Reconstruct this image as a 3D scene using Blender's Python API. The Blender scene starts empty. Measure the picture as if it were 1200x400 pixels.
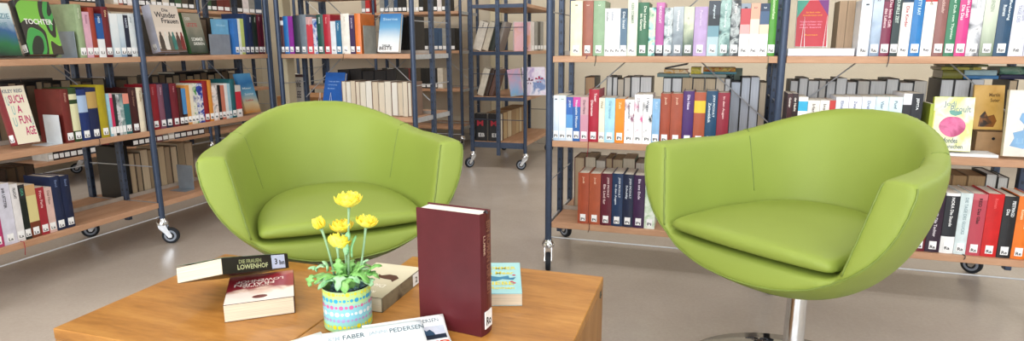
import bpy, math, random
import numpy as np
from mathutils import Matrix, Vector, Euler
random.seed(7)
COL = bpy.context.scene.collection
PI = math.pi
# ------------------------------------------------------------------ camera
F, CX, CY, H = 720.3, 600.0, 200.0, 0.92
TH, YAW, RO = map(math.radians, (11.518, 17.572, -0.267))
FW = Vector((-math.sin(YAW)*math.cos(TH), math.cos(YAW)*math.cos(TH), -math.sin(TH)))
R0 = Vector((math.cos(YAW), math.sin(YAW), 0)); U0 = R0.cross(FW)
RT = R0*math.cos(RO)+U0*math.sin(RO); UP = U0*math.cos(RO)-R0*math.sin(RO)
CAM = Vector((0, 0, H))
def at_u(px, O, e, z):
    """distance along the shelf line O + e*u (height z) that is seen at image column px"""
    n = RT-FW*((px-CX)/F); P = Vector((O[0], O[1], z))-CAM
    return -(P.dot(n))/(Vector((e[0], e[1], 0)).dot(n))
def at_h(py, P):
    """height above P of the thing whose top is measured at image row py"""
    n = UP-FW*((CY-py)/F)
    return -((Vector(P)-CAM).dot(n))/n.z
cd = bpy.data.cameras.new('camera'); cam = bpy.data.objects.new('camera', cd); COL.objects.link(cam)
cd.sensor_width = 36; cd.lens = F/1200*36; cd.clip_start = .02
m = Matrix((RT, UP, -FW)).transposed().to_4x4(); m.translation = CAM; cam.matrix_world = m
bpy.context.scene.camera = cam

# ------------------------------------------------------------------ materials
def lin(c):
    if isinstance(c, str): c = [int(c[i:i+2], 16)/255 for i in (0, 2, 4)]
    return tuple((x/12.92 if x <= .04045 else ((x+.055)/1.055)**2.4) for x in c)+(1,)
MC = {}
class NT:
    def __init__(s, name, rough=.5, metal=0, spec=.5):
        s.m = bpy.data.materials.new(name); s.m.use_nodes = True; s.t = s.m.node_tree
        s.b = s.t.nodes['Principled BSDF']; s.b.inputs['Roughness'].default_value = rough
        s.b.inputs['Metallic'].default_value = metal; s.b.inputs['Specular IOR Level'].default_value = spec
    def n(s, k, **kw):
        o = s.t.nodes.new(k)
        for a, b in kw.items():
            if a in o.inputs: o.inputs[a].default_value = b
            else: setattr(o, a, b)
        return o
    def l(s, a, b): s.t.links.new(a, b)
    def coord(s, kind='Object', scale=(1, 1, 1), loc=(0, 0, 0), rot=(0, 0, 0)):
        c = s.n('ShaderNodeTexCoord'); mp = s.n('ShaderNodeMapping')
        mp.inputs['Scale'].default_value = scale; mp.inputs['Location'].default_value = loc; mp.inputs['Rotation'].default_value = rot
        s.l(c.outputs[kind], mp.inputs[0]); return mp.outputs[0]
    def ramp(s, fac, stops, const=False):
        r = s.n('ShaderNodeValToRGB'); cr = r.color_ramp
        if const: cr.interpolation = 'CONSTANT'
        while len(cr.elements) < len(stops): cr.elements.new(.5)
        for e, (p, c) in zip(cr.elements, stops): e.position = p; e.color = lin(c)
        s.l(fac, r.inputs[0]); return r.outputs[0]
    def noise(s, v, scale=5, detail=3, dist=0, rough=.5):
        o = s.n('ShaderNodeTexNoise', Scale=scale, Detail=detail, Distortion=dist, Roughness=rough); s.l(v, o.inputs['Vector']); return o.outputs[0]
    def bump(s, h, strength=.2, dist=.01):
        b = s.n('ShaderNodeBump', Strength=strength, Distance=dist); s.l(h, b.inputs['Height']); s.l(b.outputs[0], s.b.inputs['Normal'])
    def base(s, c): s.l(c, s.b.inputs['Base Color'])
def mat(c, rough=.5, metal=0, spec=.5, vary=.06, scale=30):
    k = (str(c), rough, metal, spec, vary, scale)
    if k in MC: return MC[k]
    a = NT('paint_'+str(c), rough, metal, spec); v = a.coord()
    base = [int(c[i:i+2], 16)/255 for i in (0, 2, 4)]
    lo = [max(0, x*(1-vary)) for x in base]; hi = [min(1, x*(1+vary*.7)) for x in base]
    a.base(a.ramp(a.noise(v, scale, 3), [(.3, lo), (.7, hi)])); MC[k] = a.m; return a.m
def bands(stops, rough=.4):
    """a printed jacket with colour blocks from foot (0) to head (1)"""
    k = ('b', str(stops), rough)
    if k in MC: return MC[k]
    a = NT('jacket_blocks', rough); v = a.coord('Generated'); s = a.n('ShaderNodeSeparateXYZ'); a.l(v, s.inputs[0])
    a.base(a.ramp(s.outputs[2], stops, True)); MC[k] = a.m; return a.m
def mottle(cols, scale=18, rough=.4, sc=(1, 1, 1), grad=None):
    """a printed picture jacket: patches of several colours"""
    k = ('m', str(cols), scale, rough, sc, str(grad))
    if k in MC: return MC[k]
    a = NT('jacket_picture', rough); v = a.coord('Object', sc); f = a.noise(v, scale, 4, .6)
    if grad:
        g = a.n('ShaderNodeSeparateXYZ'); a.l(a.coord('Generated'), g.inputs[0])
        mx = a.n('ShaderNodeMath', operation='MULTIPLY_ADD'); a.l(g.outputs[2], mx.inputs[0]); mx.inputs[1].default_value = grad
        sb = a.n('ShaderNodeMath', operation='MULTIPLY'); a.l(f, sb.inputs[0]); sb.inputs[1].default_value = 1-grad
        a.l(sb.outputs[0], mx.inputs[2]); f = mx.outputs[0]
    n = len(cols); lo, hi = (.12, .88) if grad else (.36, .64)
    a.base(a.ramp(f, [(lo+(hi-lo)*i/(n-1), c) for i, c in enumerate(cols)])); MC[k] = a.m; return a.m
def pages(c='EFE7D8', axis=0):
    k = ('pg', c, axis)
    if k in MC: return MC[k]
    a = NT('page_edges', .8, 0, .2); s = [8, 8, 8]; s[axis] = 900
    v = a.coord('Object', tuple(s)); f = a.noise(v, 1.0, 2)
    base = [int(c[i:i+2], 16)/255 for i in (0, 2, 4)]
    a.base(a.ramp(f, [(.3, [x*.86 for x in base]), (.7, base)])); MC[k] = a.m; return a.m
def wood(c1, c2, c3, grain=(40, 3, 40), rough=.35, name='wood', big=1.5):
    a = NT(name, rough, 0, .4); v = a.coord('Object', grain); f = a.noise(v, big, 6, .4, .6)
    v2 = a.coord('Object', tuple(x*4 for x in grain)); f2 = a.noise(v2, 2, 4, 0, .7)
    ad = a.n('ShaderNodeMath', operation='MULTIPLY_ADD'); a.l(f2, ad.inputs[0]); ad.inputs[1].default_value = .35
    ml = a.n('ShaderNodeMath', operation='MULTIPLY'); a.l(f, ml.inputs[0]); ml.inputs[1].default_value = .65; a.l(ml.outputs[0], ad.inputs[2])
    a.base(a.ramp(ad.outputs[0], [(.33, c1), (.5, c2), (.67, c3)])); a.bump(ad.outputs[0], .08, .002); return a.m
M_BEECH = wood('AC8264', 'BA9072', 'C69E80', (2.5, 14, 14), .5, 'beech_laminate')
M_OAK = wood('8F5E2A', 'AC7638', 'BE8A48', (2.6, 14, 14), .33, 'oak_top')
M_OAKV = wood('86592C', '9E7040', 'B08250', (16, 16, 2.2), .4, 'oak_side')
M_STEEL = mat('3C4A62', .38, .25, .5, .05, 60)
M_STEELD = mat('2B3442', .45, .2, .5, .05, 60)
M_ROD = mat('B8BCC2', .35, .4, .5, .05, 40)
M_CHROME = mat('D9DCE0', .18, 1, .5, .02, 10)
M_MIRROR = mat('9C9EA0', .04, 1, .5, .0, 10)
M_TYRE = mat('1B2028', .6, 0, .4, .1, 40)
M_HUB = mat('8E97A6', .4, .1)
M_WHITE = mat('F2F4F8', .5, 0, .4, .02)
M_STICK = mat('F4F5F7', .45, 0, .4, .03, 80)
M_INK = mat('20242B', .6, 0, .2, .02)
M_GREYEND = mat('8A949E', .35, .3, .5, .04)
M_WHITEEND = mat('D3DAE0', .35, .1, .5, .03)
M_ACRYL = NT('clear_acrylic', .08); M_ACRYL.b.inputs['Transmission Weight'].default_value = .9; M_ACRYL.b.inputs['IOR'].default_value = 1.45
M_ACRYL.base(M_ACRYL.ramp(M_ACRYL.noise(M_ACRYL.coord(), 4), [(0, 'E8EEF2'), (1, 'FFFFFF')])); M_ACRYL = M_ACRYL.m
def leather():
    a = NT('lime_leather', .52, 0, .35); v = a.coord('Object')
    a.base(a.ramp(a.noise(v, 3, 3), [(.3, '869740'), (.7, '8D9F46')]))
    b = a.n('ShaderNodeTexVoronoi', Scale=420.); a.l(v, b.inputs['Vector']); a.bump(b.outputs[0], .12, .001)
    return a.m
M_LEATHER = leather()
M_SEAM = mat('74863A', .5)
def floor_mat():
    a = NT('linoleum', .26, 0, .4); v = a.coord('Object')
    f = a.noise(v, 2.2, 6, .3, .65); f2 = a.noise(v, 90, 3)
    ad = a.n('ShaderNodeMath', operation='MULTIPLY_ADD'); a.l(f2, ad.inputs[0]); ad.inputs[1].default_value = .3
    ml = a.n('ShaderNodeMath', operation='MULTIPLY'); a.l(f, ml.inputs[0]); ml.inputs[1].default_value = .7; a.l(ml.outputs[0], ad.inputs[2])
    a.base(a.ramp(ad.outputs[0], [(.3, 'A89E94'), (.5, 'B2A89E'), (.7, 'BCB2A8')]))
    a.bump(f2, .05, .001); return a.m
def wall_mat(c1, c2, name):
    a = NT(name, .85, 0, .2); v = a.coord('Object', (1, 1, 3)); f = a.noise(v, 55, 4, .5)
    a.base(a.ramp(a.noise(a.coord(), 1.5, 2), [(.3, c1), (.7, c2)])); a.bump(f, .45, .006); return a.m

# ------------------------------------------------------------------ mesh helpers
class MB:
    def __init__(s): s.v = []; s.f = []
    def add(s, vs, fs):
        o = len(s.v); s.v += [tuple(v) for v in vs]; s.f += [tuple(i+o for i in f) for f in fs]; return s
    def box(s, x0, x1, y0, y1, z0, z1):
        vs = [(x, y, z) for z in (z0, z1) for y in (y0, y1) for x in (x0, x1)]
        return s.add(vs, [(0, 2, 3, 1), (4, 5, 7, 6), (0, 1, 5, 4), (2, 6, 7, 3), (0, 4, 6, 2), (1, 3, 7, 5)])
    def bbox(s, x0, x1, y0, y1, z0, z1, b=.003):
        """box with chamfered edges"""
        X = (x0, x1); Y = (y0, y1); Z = (z0, z1); vs = []; idx = {}
        for i in (0, 1):
            for j in (0, 1):
                for k in (0, 1):
                    sx, sy, sz = (1, -1)[i], (1, -1)[j], (1, -1)[k]
                    for a in range(3):
                        p = [X[i]+sx*b, Y[j]+sy*b, Z[k]+sz*b]; p[a] = (X[i], Y[j], Z[k])[a]
                        idx[(i, j, k, a)] = len(vs); vs.append(p)
        fs = []
        for a in range(3):
            o = [q for q in range(3) if q != a]
            for v in (0, 1):
                q = []
                for (p, r) in ((0, 0), (1, 0), (1, 1), (0, 1)):
                    c = [0, 0, 0]; c[a] = v; c[o[0]] = p; c[o[1]] = r; q.append(idx[(*c, a)])
                fs.append(q)
            for p in (0, 1):
                for r in (0, 1):
                    c0 = [0, 0, 0]; c0[o[0]] = p; c0[o[1]] = r; c1 = list(c0); c1[a] = 1
                    fs.append([idx[(*c0, o[0])], idx[(*c1, o[0])], idx[(*c1, o[1])], idx[(*c0, o[1])]])
        for i in (0, 1):
            for j in (0, 1):
                for k in (0, 1): fs.append([idx[(i, j, k, a)] for a in range(3)])
        return s.add(vs, fs)
    def tube(s, pts, r, n=10, cap=True, closed=False):
        P = [Vector(p) for p in pts]; N = len(P); vs = []; fs = []
        rr = r if hasattr(r, '__len__') else [r]*N
        up = None
        for i, p in enumerate(P):
            t = (P[(i+1) % N]-P[i-1]) if closed else (P[min(i+1, N-1)]-P[max(i-1, 0)])
            t.normalize()
            if up is None: up = Vector((0, 0, 1)) if abs(t.z) < .9 else Vector((1, 0, 0))
            a = t.cross(up).normalized(); b = a.cross(t).normalized(); up = b
            for k in range(n):
                an = 2*PI*k/n; vs.append(p+a*math.cos(an)*rr[i]+b*math.sin(an)*rr[i])
        for i in range(N if closed else N-1):
            for k in range(n):
                j = (i+1) % N; fs.append((i*n+k, i*n+(k+1) % n, j*n+(k+1) % n, j*n+k))
        if cap and not closed: fs += [tuple(range(n))[::-1], tuple((N-1)*n+k for k in range(n))]
        return s.add(vs, fs)
    def lathe(s, prof, n=32, axis='z', c=(0, 0, 0)):
        vs = []; fs = []; m_ = len(prof)
        for i in range(n):
            a = 2*PI*i/n
            for (r, z) in prof:
                p = (r*math.cos(a), r*math.sin(a), z)
                if axis == 'x': p = (p[2], p[0], p[1])
                if axis == 'y': p = (p[0], p[2], p[1])
                vs.append((p[0]+c[0], p[1]+c[1], p[2]+c[2]))
        for i in range(n):
            for k in range(m_-1):
                j = (i+1) % n; fs.append((i*m_+k, j*m_+k, j*m_+k+1, i*m_+k+1))
        return s.add(vs, fs)
    def xf(s, M):
        s.v = [tuple(M @ Vector(v)) for v in s.v]; return s
    def mesh(s, name, smooth=False):
        me = bpy.data.meshes.new(name); me.from_pydata(s.v, [], s.f)
        me.validate(); me.update()
        import bmesh
        b = bmesh.new(); b.from_mesh(me); bmesh.ops.recalc_face_normals(b, faces=b.faces); b.to_mesh(me); b.free()
        if smooth: me.polygons.foreach_set('use_smooth', [True]*len(me.polygons))
        return me
    def build(s, name, m_, parent=None, smooth=False, loc=None):
        o = bpy.data.objects.new(name, s.mesh(name, smooth)); COL.objects.link(o)
        o.data.materials.append(m_)
        if parent: o.parent = parent
        if loc: o.location = loc
        return o
def auto(o, ang=.7):
    me = o.data
    try: me.set_sharp_from_angle(angle=ang); me.polygons.foreach_set('use_smooth', [True]*len(me.polygons))
    except Exception: pass
    return o
def tag(o, label, cat=None, group=None, kind=None):
    if label: o['label'] = label
    if cat: o['category'] = cat
    if group: o['group'] = group
    if kind: o['kind'] = kind
    return o
def thing(name, label, cat, loc=(0, 0, 0), rz=0, group=None):
    o = bpy.data.objects.new(name, None); COL.objects.link(o); o.empty_display_size = .05
    o.location = loc; o.rotation_euler = (0, 0, rz); return tag(o, label, cat, group)
def copy_tree(o, parent=None):
    c = o.copy(); COL.objects.link(c)
    if parent: c.parent = parent
    for ch in list(o.children): copy_tree(ch, c)
    return c
# text as flat lettering
TX = {}
def text_mesh(s, m_):
    k = (s, m_.name)
    if k in TX: return TX[k]
    cu = bpy.data.curves.new('lettering', 'FONT'); cu.body = s; cu.size = 1; cu.resolution_u = 2; cu.offset = .02
    ob = bpy.data.objects.new('lettering', cu)
    me = bpy.data.meshes.new_from_object(ob); bpy.data.objects.remove(ob)
    if not me.vertices: me.from_pydata([(0, 0, 0), (1, 0, 0), (0, 1, 0)], [], [(0, 1, 2)])
    xs = [v.co.x for v in me.vertices]; ys = [v.co.y for v in me.vertices]
    me.transform(Matrix.Translation((-min(xs), -min(ys), 0)))
    me.materials.clear(); me.materials.append(m_)
    TX[k] = (me, max(xs)-min(xs), max(ys)-min(ys)); return TX[k]
def text(name, s, m_, parent, o, ex, ey, w, h):
    """lettering fitted in the box w x h with its lower-left corner at o, running along ex, upwards along ey"""
    me, tw, th = text_mesh(s, m_); ob = bpy.data.objects.new(name, me); COL.objects.link(ob); ob.parent = parent
    ex = Vector(ex); ey = Vector(ey); n = ex.cross(ey)
    M = Matrix((ex*w/tw, ey*h/th, n)).transposed().to_4x4(); M.translation = Vector(o)
    ob.matrix_local = M; return ob

# ------------------------------------------------------------------ setting
XL, YB, XR, YF, ZC = -4.62, 5.62, 3.4, -3.2, 2.9
st = lambda n, mb, m_: tag(mb.build(n, m_), None, kind='structure')
WALL = wall_mat('D6CBB6', 'DED4C0', 'woodchip_wall')
st('floor', MB().box(XL-.1, XR+.1, YF-.1, YB+.1, -.08, 0), floor_mat())
st('wall_back', MB().box(XL-.1, XR+.1, YB, YB+.1, 0, ZC), WALL)
st('wall_left', MB().box(XL-.1, XL, YF-.1, YB, 0, ZC), WALL)
st('ceiling', MB().box(XL-.1, XR+.1, YF-.1, YB+.1, ZC, ZC+.1), wall_mat('E8E6E0', 'EEECE6', 'ceiling_paint'))
st('baseboard_back', MB().bbox(XL, XR, YB-.014, YB-.001, .001, .07, .002), mat('B7AFA2', .6))
# right-hand and rear walls with window bands (daylight comes through them)
w = MB().box(XR, XR+.1, YF-.1, YB, 0, .95).box(XR, XR+.1, YF-.1, YB, 2.6, ZC)
for y in (YF-.1, -1.1, 1.1, 3.3, 5.4): w.box(XR, XR+.1, y, y+.22, .95, 2.6)
st('wall_right', w, WALL)
w = MB().box(XL+.002, XR-.002, YF-.1, YF, 0, .75).box(XL+.002, XR-.002, YF-.1, YF, 2.6, ZC)
for x in (XL+.002, -2.6, -.6, 1.4, XR-.222): w.box(x, x+.22, YF-.1, YF, .75, 2.6)
st('wall_front', w, WALL)
st('trim_1', MB().bbox(-2.414, -2.358, 3.085, 3.16, 0.001, ZC-.002, .004), wall_mat('CFC4A6', 'D6CBAE', 'column_paint'))
st('trim_2', MB().bbox(-1.95, -1.87, 5.50, 5.60, 0.001, ZC-.002, .006), wall_mat('CFC4A6', 'D6CBAE', 'column_paint'))

# ------------------------------------------------------------------ racks
Z3, Z2, Z1, Z0 = .202, .542, .878, 1.215
BW, DP, BT = .845, .42, .024
def frame(x, y, deg):
    a = math.radians(deg); return dict(O=(x, y), e=(math.cos(a), math.sin(a)), n=(-math.sin(a), math.cos(a)), a=a)
def caster(parent, u, v, turn=0, col=M_CHROME):
    c = bpy.data.objects.new('caster', None); COL.objects.link(c); c.parent = parent; c.location = (u, v, 0); c.rotation_euler = (0, 0, turn)
    mb = MB().lathe([(0, .125), (.016, .125), (.019, .118), (.024, .112), (.027, .104), (.027, .096), (.020, .092), (0, .092)], 20)
    for s in (-1, 1):
        x0, x1 = (.013, .0155) if s > 0 else (-.0155, -.013)
        pts = [(-.018, .095), (.016, .095), (.022, .075), (.040, .042), (.037, .030), (.024, .029), (.010, .050), (-.016, .078)]
        vs = [(x0, a, b) for a, b in pts]+[(x1, a, b) for a, b in pts]; n = len(pts)
        mb.add(vs, [tuple(range(n)), tuple(range(2*n-1, n-1, -1))]+[(i, (i+1) % n, n+(i+1) % n, n+i) for i in range(n)])
    auto(mb.build('fork', col, c))
    wl = auto(MB().lathe([(.0, -.011), (.024, -.011), (.036, -.010), (.0385, -.006), (.0385, .006), (.036, .010), (.024, .011), (0, .011)], 28, 'x', (0, .030, .0386)).build('wheel', M_TYRE, c))
    for sx in (-1, 1): MB().lathe([(.018, sx*.0113), (.026, sx*.0113), (.027, sx*.0108)], 24, 'x', (0, .030, .0386)).build('hub_ring', M_HUB, wl)
    return c
def rack(label, fr, nb, levels=(Z3, Z2, Z1, Z0), top=1.58, bw=BW, group=None, braces=True, endbeam=False):
    r = thing('book_rack', label, 'shelf', (*fr['O'], 0), fr['a'], group)
    for i in range(nb+1):
        u = i*bw
        pf = auto(MB().tube([(0, 0, .118), (0, 0, top)], .0135, 14).build('post', M_STEEL, r, loc=(u, 0, 0)))
        for v in (DP/2, DP):
            hm = MB().bbox(-.011, .011, -.014, .014, .118 if v == DP else .10, top, .002); nf = len(hm.f)
            for k in range(30):
                z = .2+k*.045
                if z < top-.03:
                    for sx in (-1, 1): hm.box(sx*.0112-.0003, sx*.0112+.0003, -.004, .004, z, z+.012)
                    hm.box(-.004, .004, -.0145, -.0139, z, z+.012)
            p = hm.build('post', M_STEEL, r, loc=(u, v, 0)); p.data.materials.append(M_STEELD)
            for q in range(nf, len(p.data.polygons)): p.data.polygons[q].material_index = 1
        rl = MB()
        for z in levels: rl.box(-.004, .004, .0135, DP-.0145, z-.045 if endbeam and z == levels[0] else z-.028, z-.002)
        for z in levels[:-1]: rl.tube([(0, 0, z+.17), (0, DP, z+.17)], .0028, 6)
        rl.build('side_rail', M_STEEL if endbeam else M_ROD, r, loc=(u, 0, 0))
        caster(r, u, 0, [.24, .5, .2][i % 3]+(PI if not endbeam else 0)); caster(r, u, DP, .9, M_CHROME)
    for b in range(nb):
        for z in levels:
            MB().bbox(.0145, bw-.0145, -.006, DP+.006, z-BT, z, .0015).build('shelf_board', M_BEECH, r, loc=(b*bw, 0, 0))
            if z < Z0-.01 and not endbeam:
                MB().box(.0145, bw-.0145, DP/2-.004, DP/2+.004, z+.0005, z+.018).build('centre_stop', mat('A49A90', .4), r, loc=(b*bw, 0, 0))
        if braces:
            v = DP/2-.018
            for s in (0, 1):
                MB().tube([(.012 if s else bw-.012, v-.004*s, .62), (bw-.012 if s else .012, v-.004*s, 1.345)], .0028, 6).build('cross_brace', M_ROD, r, loc=(b*bw, 0, 0))
            for v in (.0, DP):
                MB().tube([(.012, v, .135), (bw-.012, v, .135)], .003, 6).build('base_rod', M_ROD, r, loc=(b*bw, 0, 0))
    return r
FR_R = frame(-.600, 2.392, 0)
FR_L = frame(-2.430, 2.178-BW, 90)
B2 = .862
FR_2 = frame(-1.474-B2*math.cos(math.radians(3)), 2.955+B2*math.sin(math.radians(3)), -3)
FR_3 = frame(-1.275, 4.355, 90)
FR_4 = frame(-2.08-2*BW, 5.10, 0)
FR_B = frame(-4.0, 3.32-2*BW, 90)
rack('wheeled bookcase behind the right green armchair, blue posts and beech shelves', FR_R, 2)
rack('long wheeled bookcase filling the left side of the photo', FR_L, 2)
rack('wheeled bookcase standing just behind the left green armchair', FR_2, 1, bw=B2)
rack('wheeled bookcase seen end-on between the two armchairs, near the wall', FR_3, 1, endbeam=True, braces=False)
rack('bookcase against the back wall, partly hidden by the rack behind the left armchair', FR_4, 2)
rack('bookcase by the left wall, half seen through the long left bookcase', FR_B, 4)

# ------------------------------------------------------------------ books
PAPER = 'F1EBDD'
def book_parts(root, w, h, d, m_, hard=True, paper=PAPER, stick=None, title=None, tcol='F5F0E6', trows=None, skirt=True, sm=None, label=None, tspan=(.25, .93)):
    t = .0024 if hard else .0007
    t = min(t, w*.2); ov = .003 if hard else .0002
    b = min(.004, w*.12) if hard else .0003
    n = 6; outer = [(0, d)]; inner = [(t, d)]
    for i in range(n+1):
        x = w*i/n; y = b-b*math.sin(PI*i/n)
        outer.append((x, y)); inner.append((min(max(x, t), w-t), y+t+.0004))
    outer.append((w, d)); inner.append((w-t, d)); k = len(outer)
    vs = [(x, y, z) for z in (0, h) for x, y in outer+inner]; fs = []
    for i in range(k-1):
        fs += [(i, i+1, 2*k+i+1, 2*k+i), (k+i, k+i+1, 3*k+i+1, 3*k+i), (i, i+1, k+i+1, k+i), (2*k+i, 2*k+i+1, 3*k+i+1, 3*k+i)]
    fs += [(0, k, 3*k, 2*k), (k-1, 2*k-1, 4*k-1, 3*k-1)]
    cv = MB().add(vs, fs).build('cover', m_, root)
    MB().box(t+.0001, w-t-.0001, b+t+.001, d-ov, ov, h-ov).build('page_block', pages(paper), root)
    y0 = -.0005
    if stick:
        sw = min(w*.86, .022); x0 = (w-sw)/2; s = bpy.data.objects.new('spine_sticker', MB().box(x0, x0+sw, y0, b*.35+.0004, .011, .040).mesh('s')); COL.objects.link(s); s.parent = root; s.data.materials.append(M_STICK)
        if stick != '-': text('sticker_text', stick, M_INK, s, (x0+sw*.14, y0-.0003, .014), (1, 0, 0), (0, 0, 1), sw*.72, .011)
    if title:
        z0, z1 = h*tspan[0], h*tspan[1]
        if stick: z0 = max(z0, .046)
        rows = title if isinstance(title, (list, tuple)) else [title]
        for q, s in enumerate(rows):
            rh = min(w*(.42 if len(rows) == 1 else .30), .0095); xc = w/2 + ((len(rows)-1)/2-q)*rh*1.4
            ln = min(z1-z0, len(s)*rh*(.72 if len(s) > 1 else .5))
            text('spine_title', s, mat(tcol, .5, 0, .4, .02), root, (xc-rh/2, y0-.0002, z1-(.0 if q % 2 == 0 else (z1-z0)*.2)), (0, 0, -1), (1, 0, 0), ln, rh)
    return cv
SF_MB = MB(); SF_M = []; SF_I = []
def at_post(fr, ua, ub):
    k = round((ua+ub)/2/BW)*BW; return ua < k+.016 and ub > k-.016
def stuff_book(M, w, h, d, m_, paper, stick=False):
    t = min(.002, w*.2)
    for mm, bx_ in ((m_, (0, t, 0, d, 0, h)), (m_, (w-t, w, 0, d, 0, h)), (m_, (0, w, -.001, t, 0, h)), (pages(paper), (t, w-t, t, d-.003, .002, h-.002)), (M_STICK if stick else None, (w*.1, w*.9, -.0015, 0, .011, .040))):
        if mm is None: continue
        if mm not in SF_M: SF_M.append(mm)
        b = MB().box(*bx_).xf(M); n0 = len(SF_MB.f); SF_MB.add(b.v, b.f); SF_I.extend([SF_M.index(mm)]*(len(SF_MB.f)-n0))
ORD = ['first', 'second', 'third', 'fourth', 'fifth', 'sixth', 'seventh', 'eighth', 'ninth', 'tenth', 'eleventh', 'twelfth', 'thirteenth', 'fourteenth', 'fifteenth', 'sixteenth', 'seventeenth', 'eighteenth', 'nineteenth', 'twentieth']
def resolve(c):
    if isinstance(c, str): return mat(c, .38)
    if isinstance(c, tuple) and c[0] == 'b': return bands(c[1])
    if isinstance(c, tuple) and c[0] == 'm': return mottle(c[1], c[2] if len(c) > 2 else 18, .38, grad=c[3] if len(c) > 3 else None)
    return c
def row(fr, z, items, where, group, depth=.14, v0=.008, ypx=None, stuff=False):
    """items: (px0, px1, ytop or height, colour, name, hard, sticker, title, title colour)"""
    names = [i[4] for i in items]
    for q, it in enumerate(items):
        px0, px1, yt, c, nm, hard = it[:6]; stick = it[6] if len(it) > 6 else None
        ti = it[7] if len(it) > 7 else None; tc = it[8] if len(it) > 8 else 'F5F0E6'
        O = (fr['O'][0]+fr['n'][0]*v0, fr['O'][1]+fr['n'][1]*v0)
        u0 = at_u(px0, O, fr['e'], z); u1 = at_u(px1, O, fr['e'], z)
        P = (O[0]+fr['e'][0]*(u0+u1)/2, O[1]+fr['e'][1]*(u0+u1)/2, z)
        h = at_h(yt, P) if yt > -900 else -1000-yt
        if yt < 0: h = min(h, .245)
        w = max(.004, (u1-u0)*.97); d = min(.19, max(depth*.8, h*.66)) if depth else h*.66
        if stuff and at_post(fr, u0, u1): continue
        if stuff:
            stuff_book(Matrix.Translation((O[0]+fr['e'][0]*u0, O[1]+fr['e'][1]*u0, z+.0005)) @ Matrix.Rotation(fr['a'], 4, 'Z'), w, h, min(d, .178), resolve(c), PAPER, bool(stick)); continue
        nb = ('between %s and %s' % (names[q-1], names[q+1])) if 0 < q < len(items)-1 else (('right of the %s book' % names[q-1]) if q else ('left of the %s book' % names[1]))
        kind = 'hardcover' if hard else 'paperback'
        r = thing('book', '%s %s %s, %s' % (nm, kind, nb, where), 'book', (O[0]+fr['e'][0]*u0, O[1]+fr['e'][1]*u0, z+.0005), fr['a'], group)
        book_parts(r, w, h, min(d, .178), resolve(c), hard, stick=stick, title=ti, tcol=tc)
def back_row(fr, z, pxs, v, where, group, cols=('D9D3C8',), hts=.20, cover='2A2A2E', depth=.14, names=None, stuff=False):
    """books whose page edges face the viewer; pxs = column limits, v = where their fore-edge stands"""
    O = (fr['O'][0]+fr['n'][0]*v, fr['O'][1]+fr['n'][1]*v); tot = len(pxs)-1
    for q in range(tot):
        u0 = at_u(pxs[q], O, fr['e'], z); u1 = at_u(pxs[q+1], O, fr['e'], z)
        h = hts[q % len(hts)] if hasattr(hts, '__len__') else hts
        w = max(.006, (u1-u0)*.97); c = cols[q % len(cols)]; d = depth
        cvr = cover[q % len(cover)] if isinstance(cover, (list, tuple)) else cover
        if stuff and at_post(fr, u0, u1): continue
        if stuff:
            stuff_book(Matrix.Translation((O[0]+fr['e'][0]*u1+fr['n'][0]*d, O[1]+fr['e'][1]*u1+fr['n'][1]*d, z+.0005)) @ Matrix.Rotation(fr['a']+PI, 4, 'Z'), w, h, d, mat(cvr, .45), c); continue
        r = thing('book', ('pages-out book, %s from the left, %s' % (ORD[q], where)) if tot > 1 else 'single pages-out book, '+where, 'book',
                  (O[0]+fr['e'][0]*u1+fr['n'][0]*d, O[1]+fr['e'][1]*u1+fr['n'][1]*d, z+.0005), fr['a']+PI, group)
        book_parts(r, w, h, d, mat(cvr, .45), q % 3 != 2, paper=c)
def face_book(fr, z, px0, px1, ytop, v, c, label, tilt=12, thick=.03, hard=True, title=(), art=None, paper=PAPER, spine_text=None, stick=None, tc='F5F0E6', backc=None):
    """a book standing with its front cover to the viewer, leaning back"""
    O = (fr['O'][0]+fr['n'][0]*v, fr['O'][1]+fr['n'][1]*v)
    u0 = at_u(px0, O, fr['e'], z); u1 = at_u(px1, O, fr['e'], z)
    P = (O[0]+fr['e'][0]*(u0+u1)/2, O[1]+fr['e'][1]*(u0+u1)/2, z)
    h = at_h(ytop, P)/math.cos(math.radians(tilt)); d = u1-u0; w = thick
    tl = math.radians(tilt)
    lift = w*math.sin(0)
    r = thing('book', label, 'book')
    base = Matrix.Translation((O[0]+fr['e'][0]*u0+fr['n'][0]*w*math.cos(tl), O[1]+fr['e'][1]*u0+fr['n'][1]*w*math.cos(tl), z+.001+w*math.sin(tl)))
    # local x -> out of the cover, local y -> along the shelf, local z up; lean back about y
    Rm = Matrix(((-fr['n'][0], fr['e'][0], 0, 0), (-fr['n'][1], fr['e'][1], 0, 0), (0, 0, 1, 0), (0, 0, 0, 1)))
    Tm = Matrix.Rotation(-tl, 4, 'Y')
    sh = Matrix.Identity(4)
    r.matrix_world = base @ Rm @ Tm @ Matrix.Translation((0, 0, 0))
    # Rm is left-handed free: e, n, z right-handed -> columns (-n, e, z) are right-handed
    cv = book_parts(r, w, h, d, resolve(backc or c), hard, paper=paper, stick=stick, title=spine_text, tcol=tc)
    ar = MB().box(w+.0002, w+.0008, .001, d-.0005, .001, h-.001).build('cover_art', resolve(c) if art is None else art, r)
    for (s, a, b, cc, e_, col) in title:   # string, y0, z0, width, height as fractions
        text('cover_title', s, mat(col, .5, 0, .4, .02), ar, (w+.0012, a*d, b*h), (0, 1, 0), (0, 0, 1), cc*d, e_*h)
    return r, w, h, d
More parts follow.
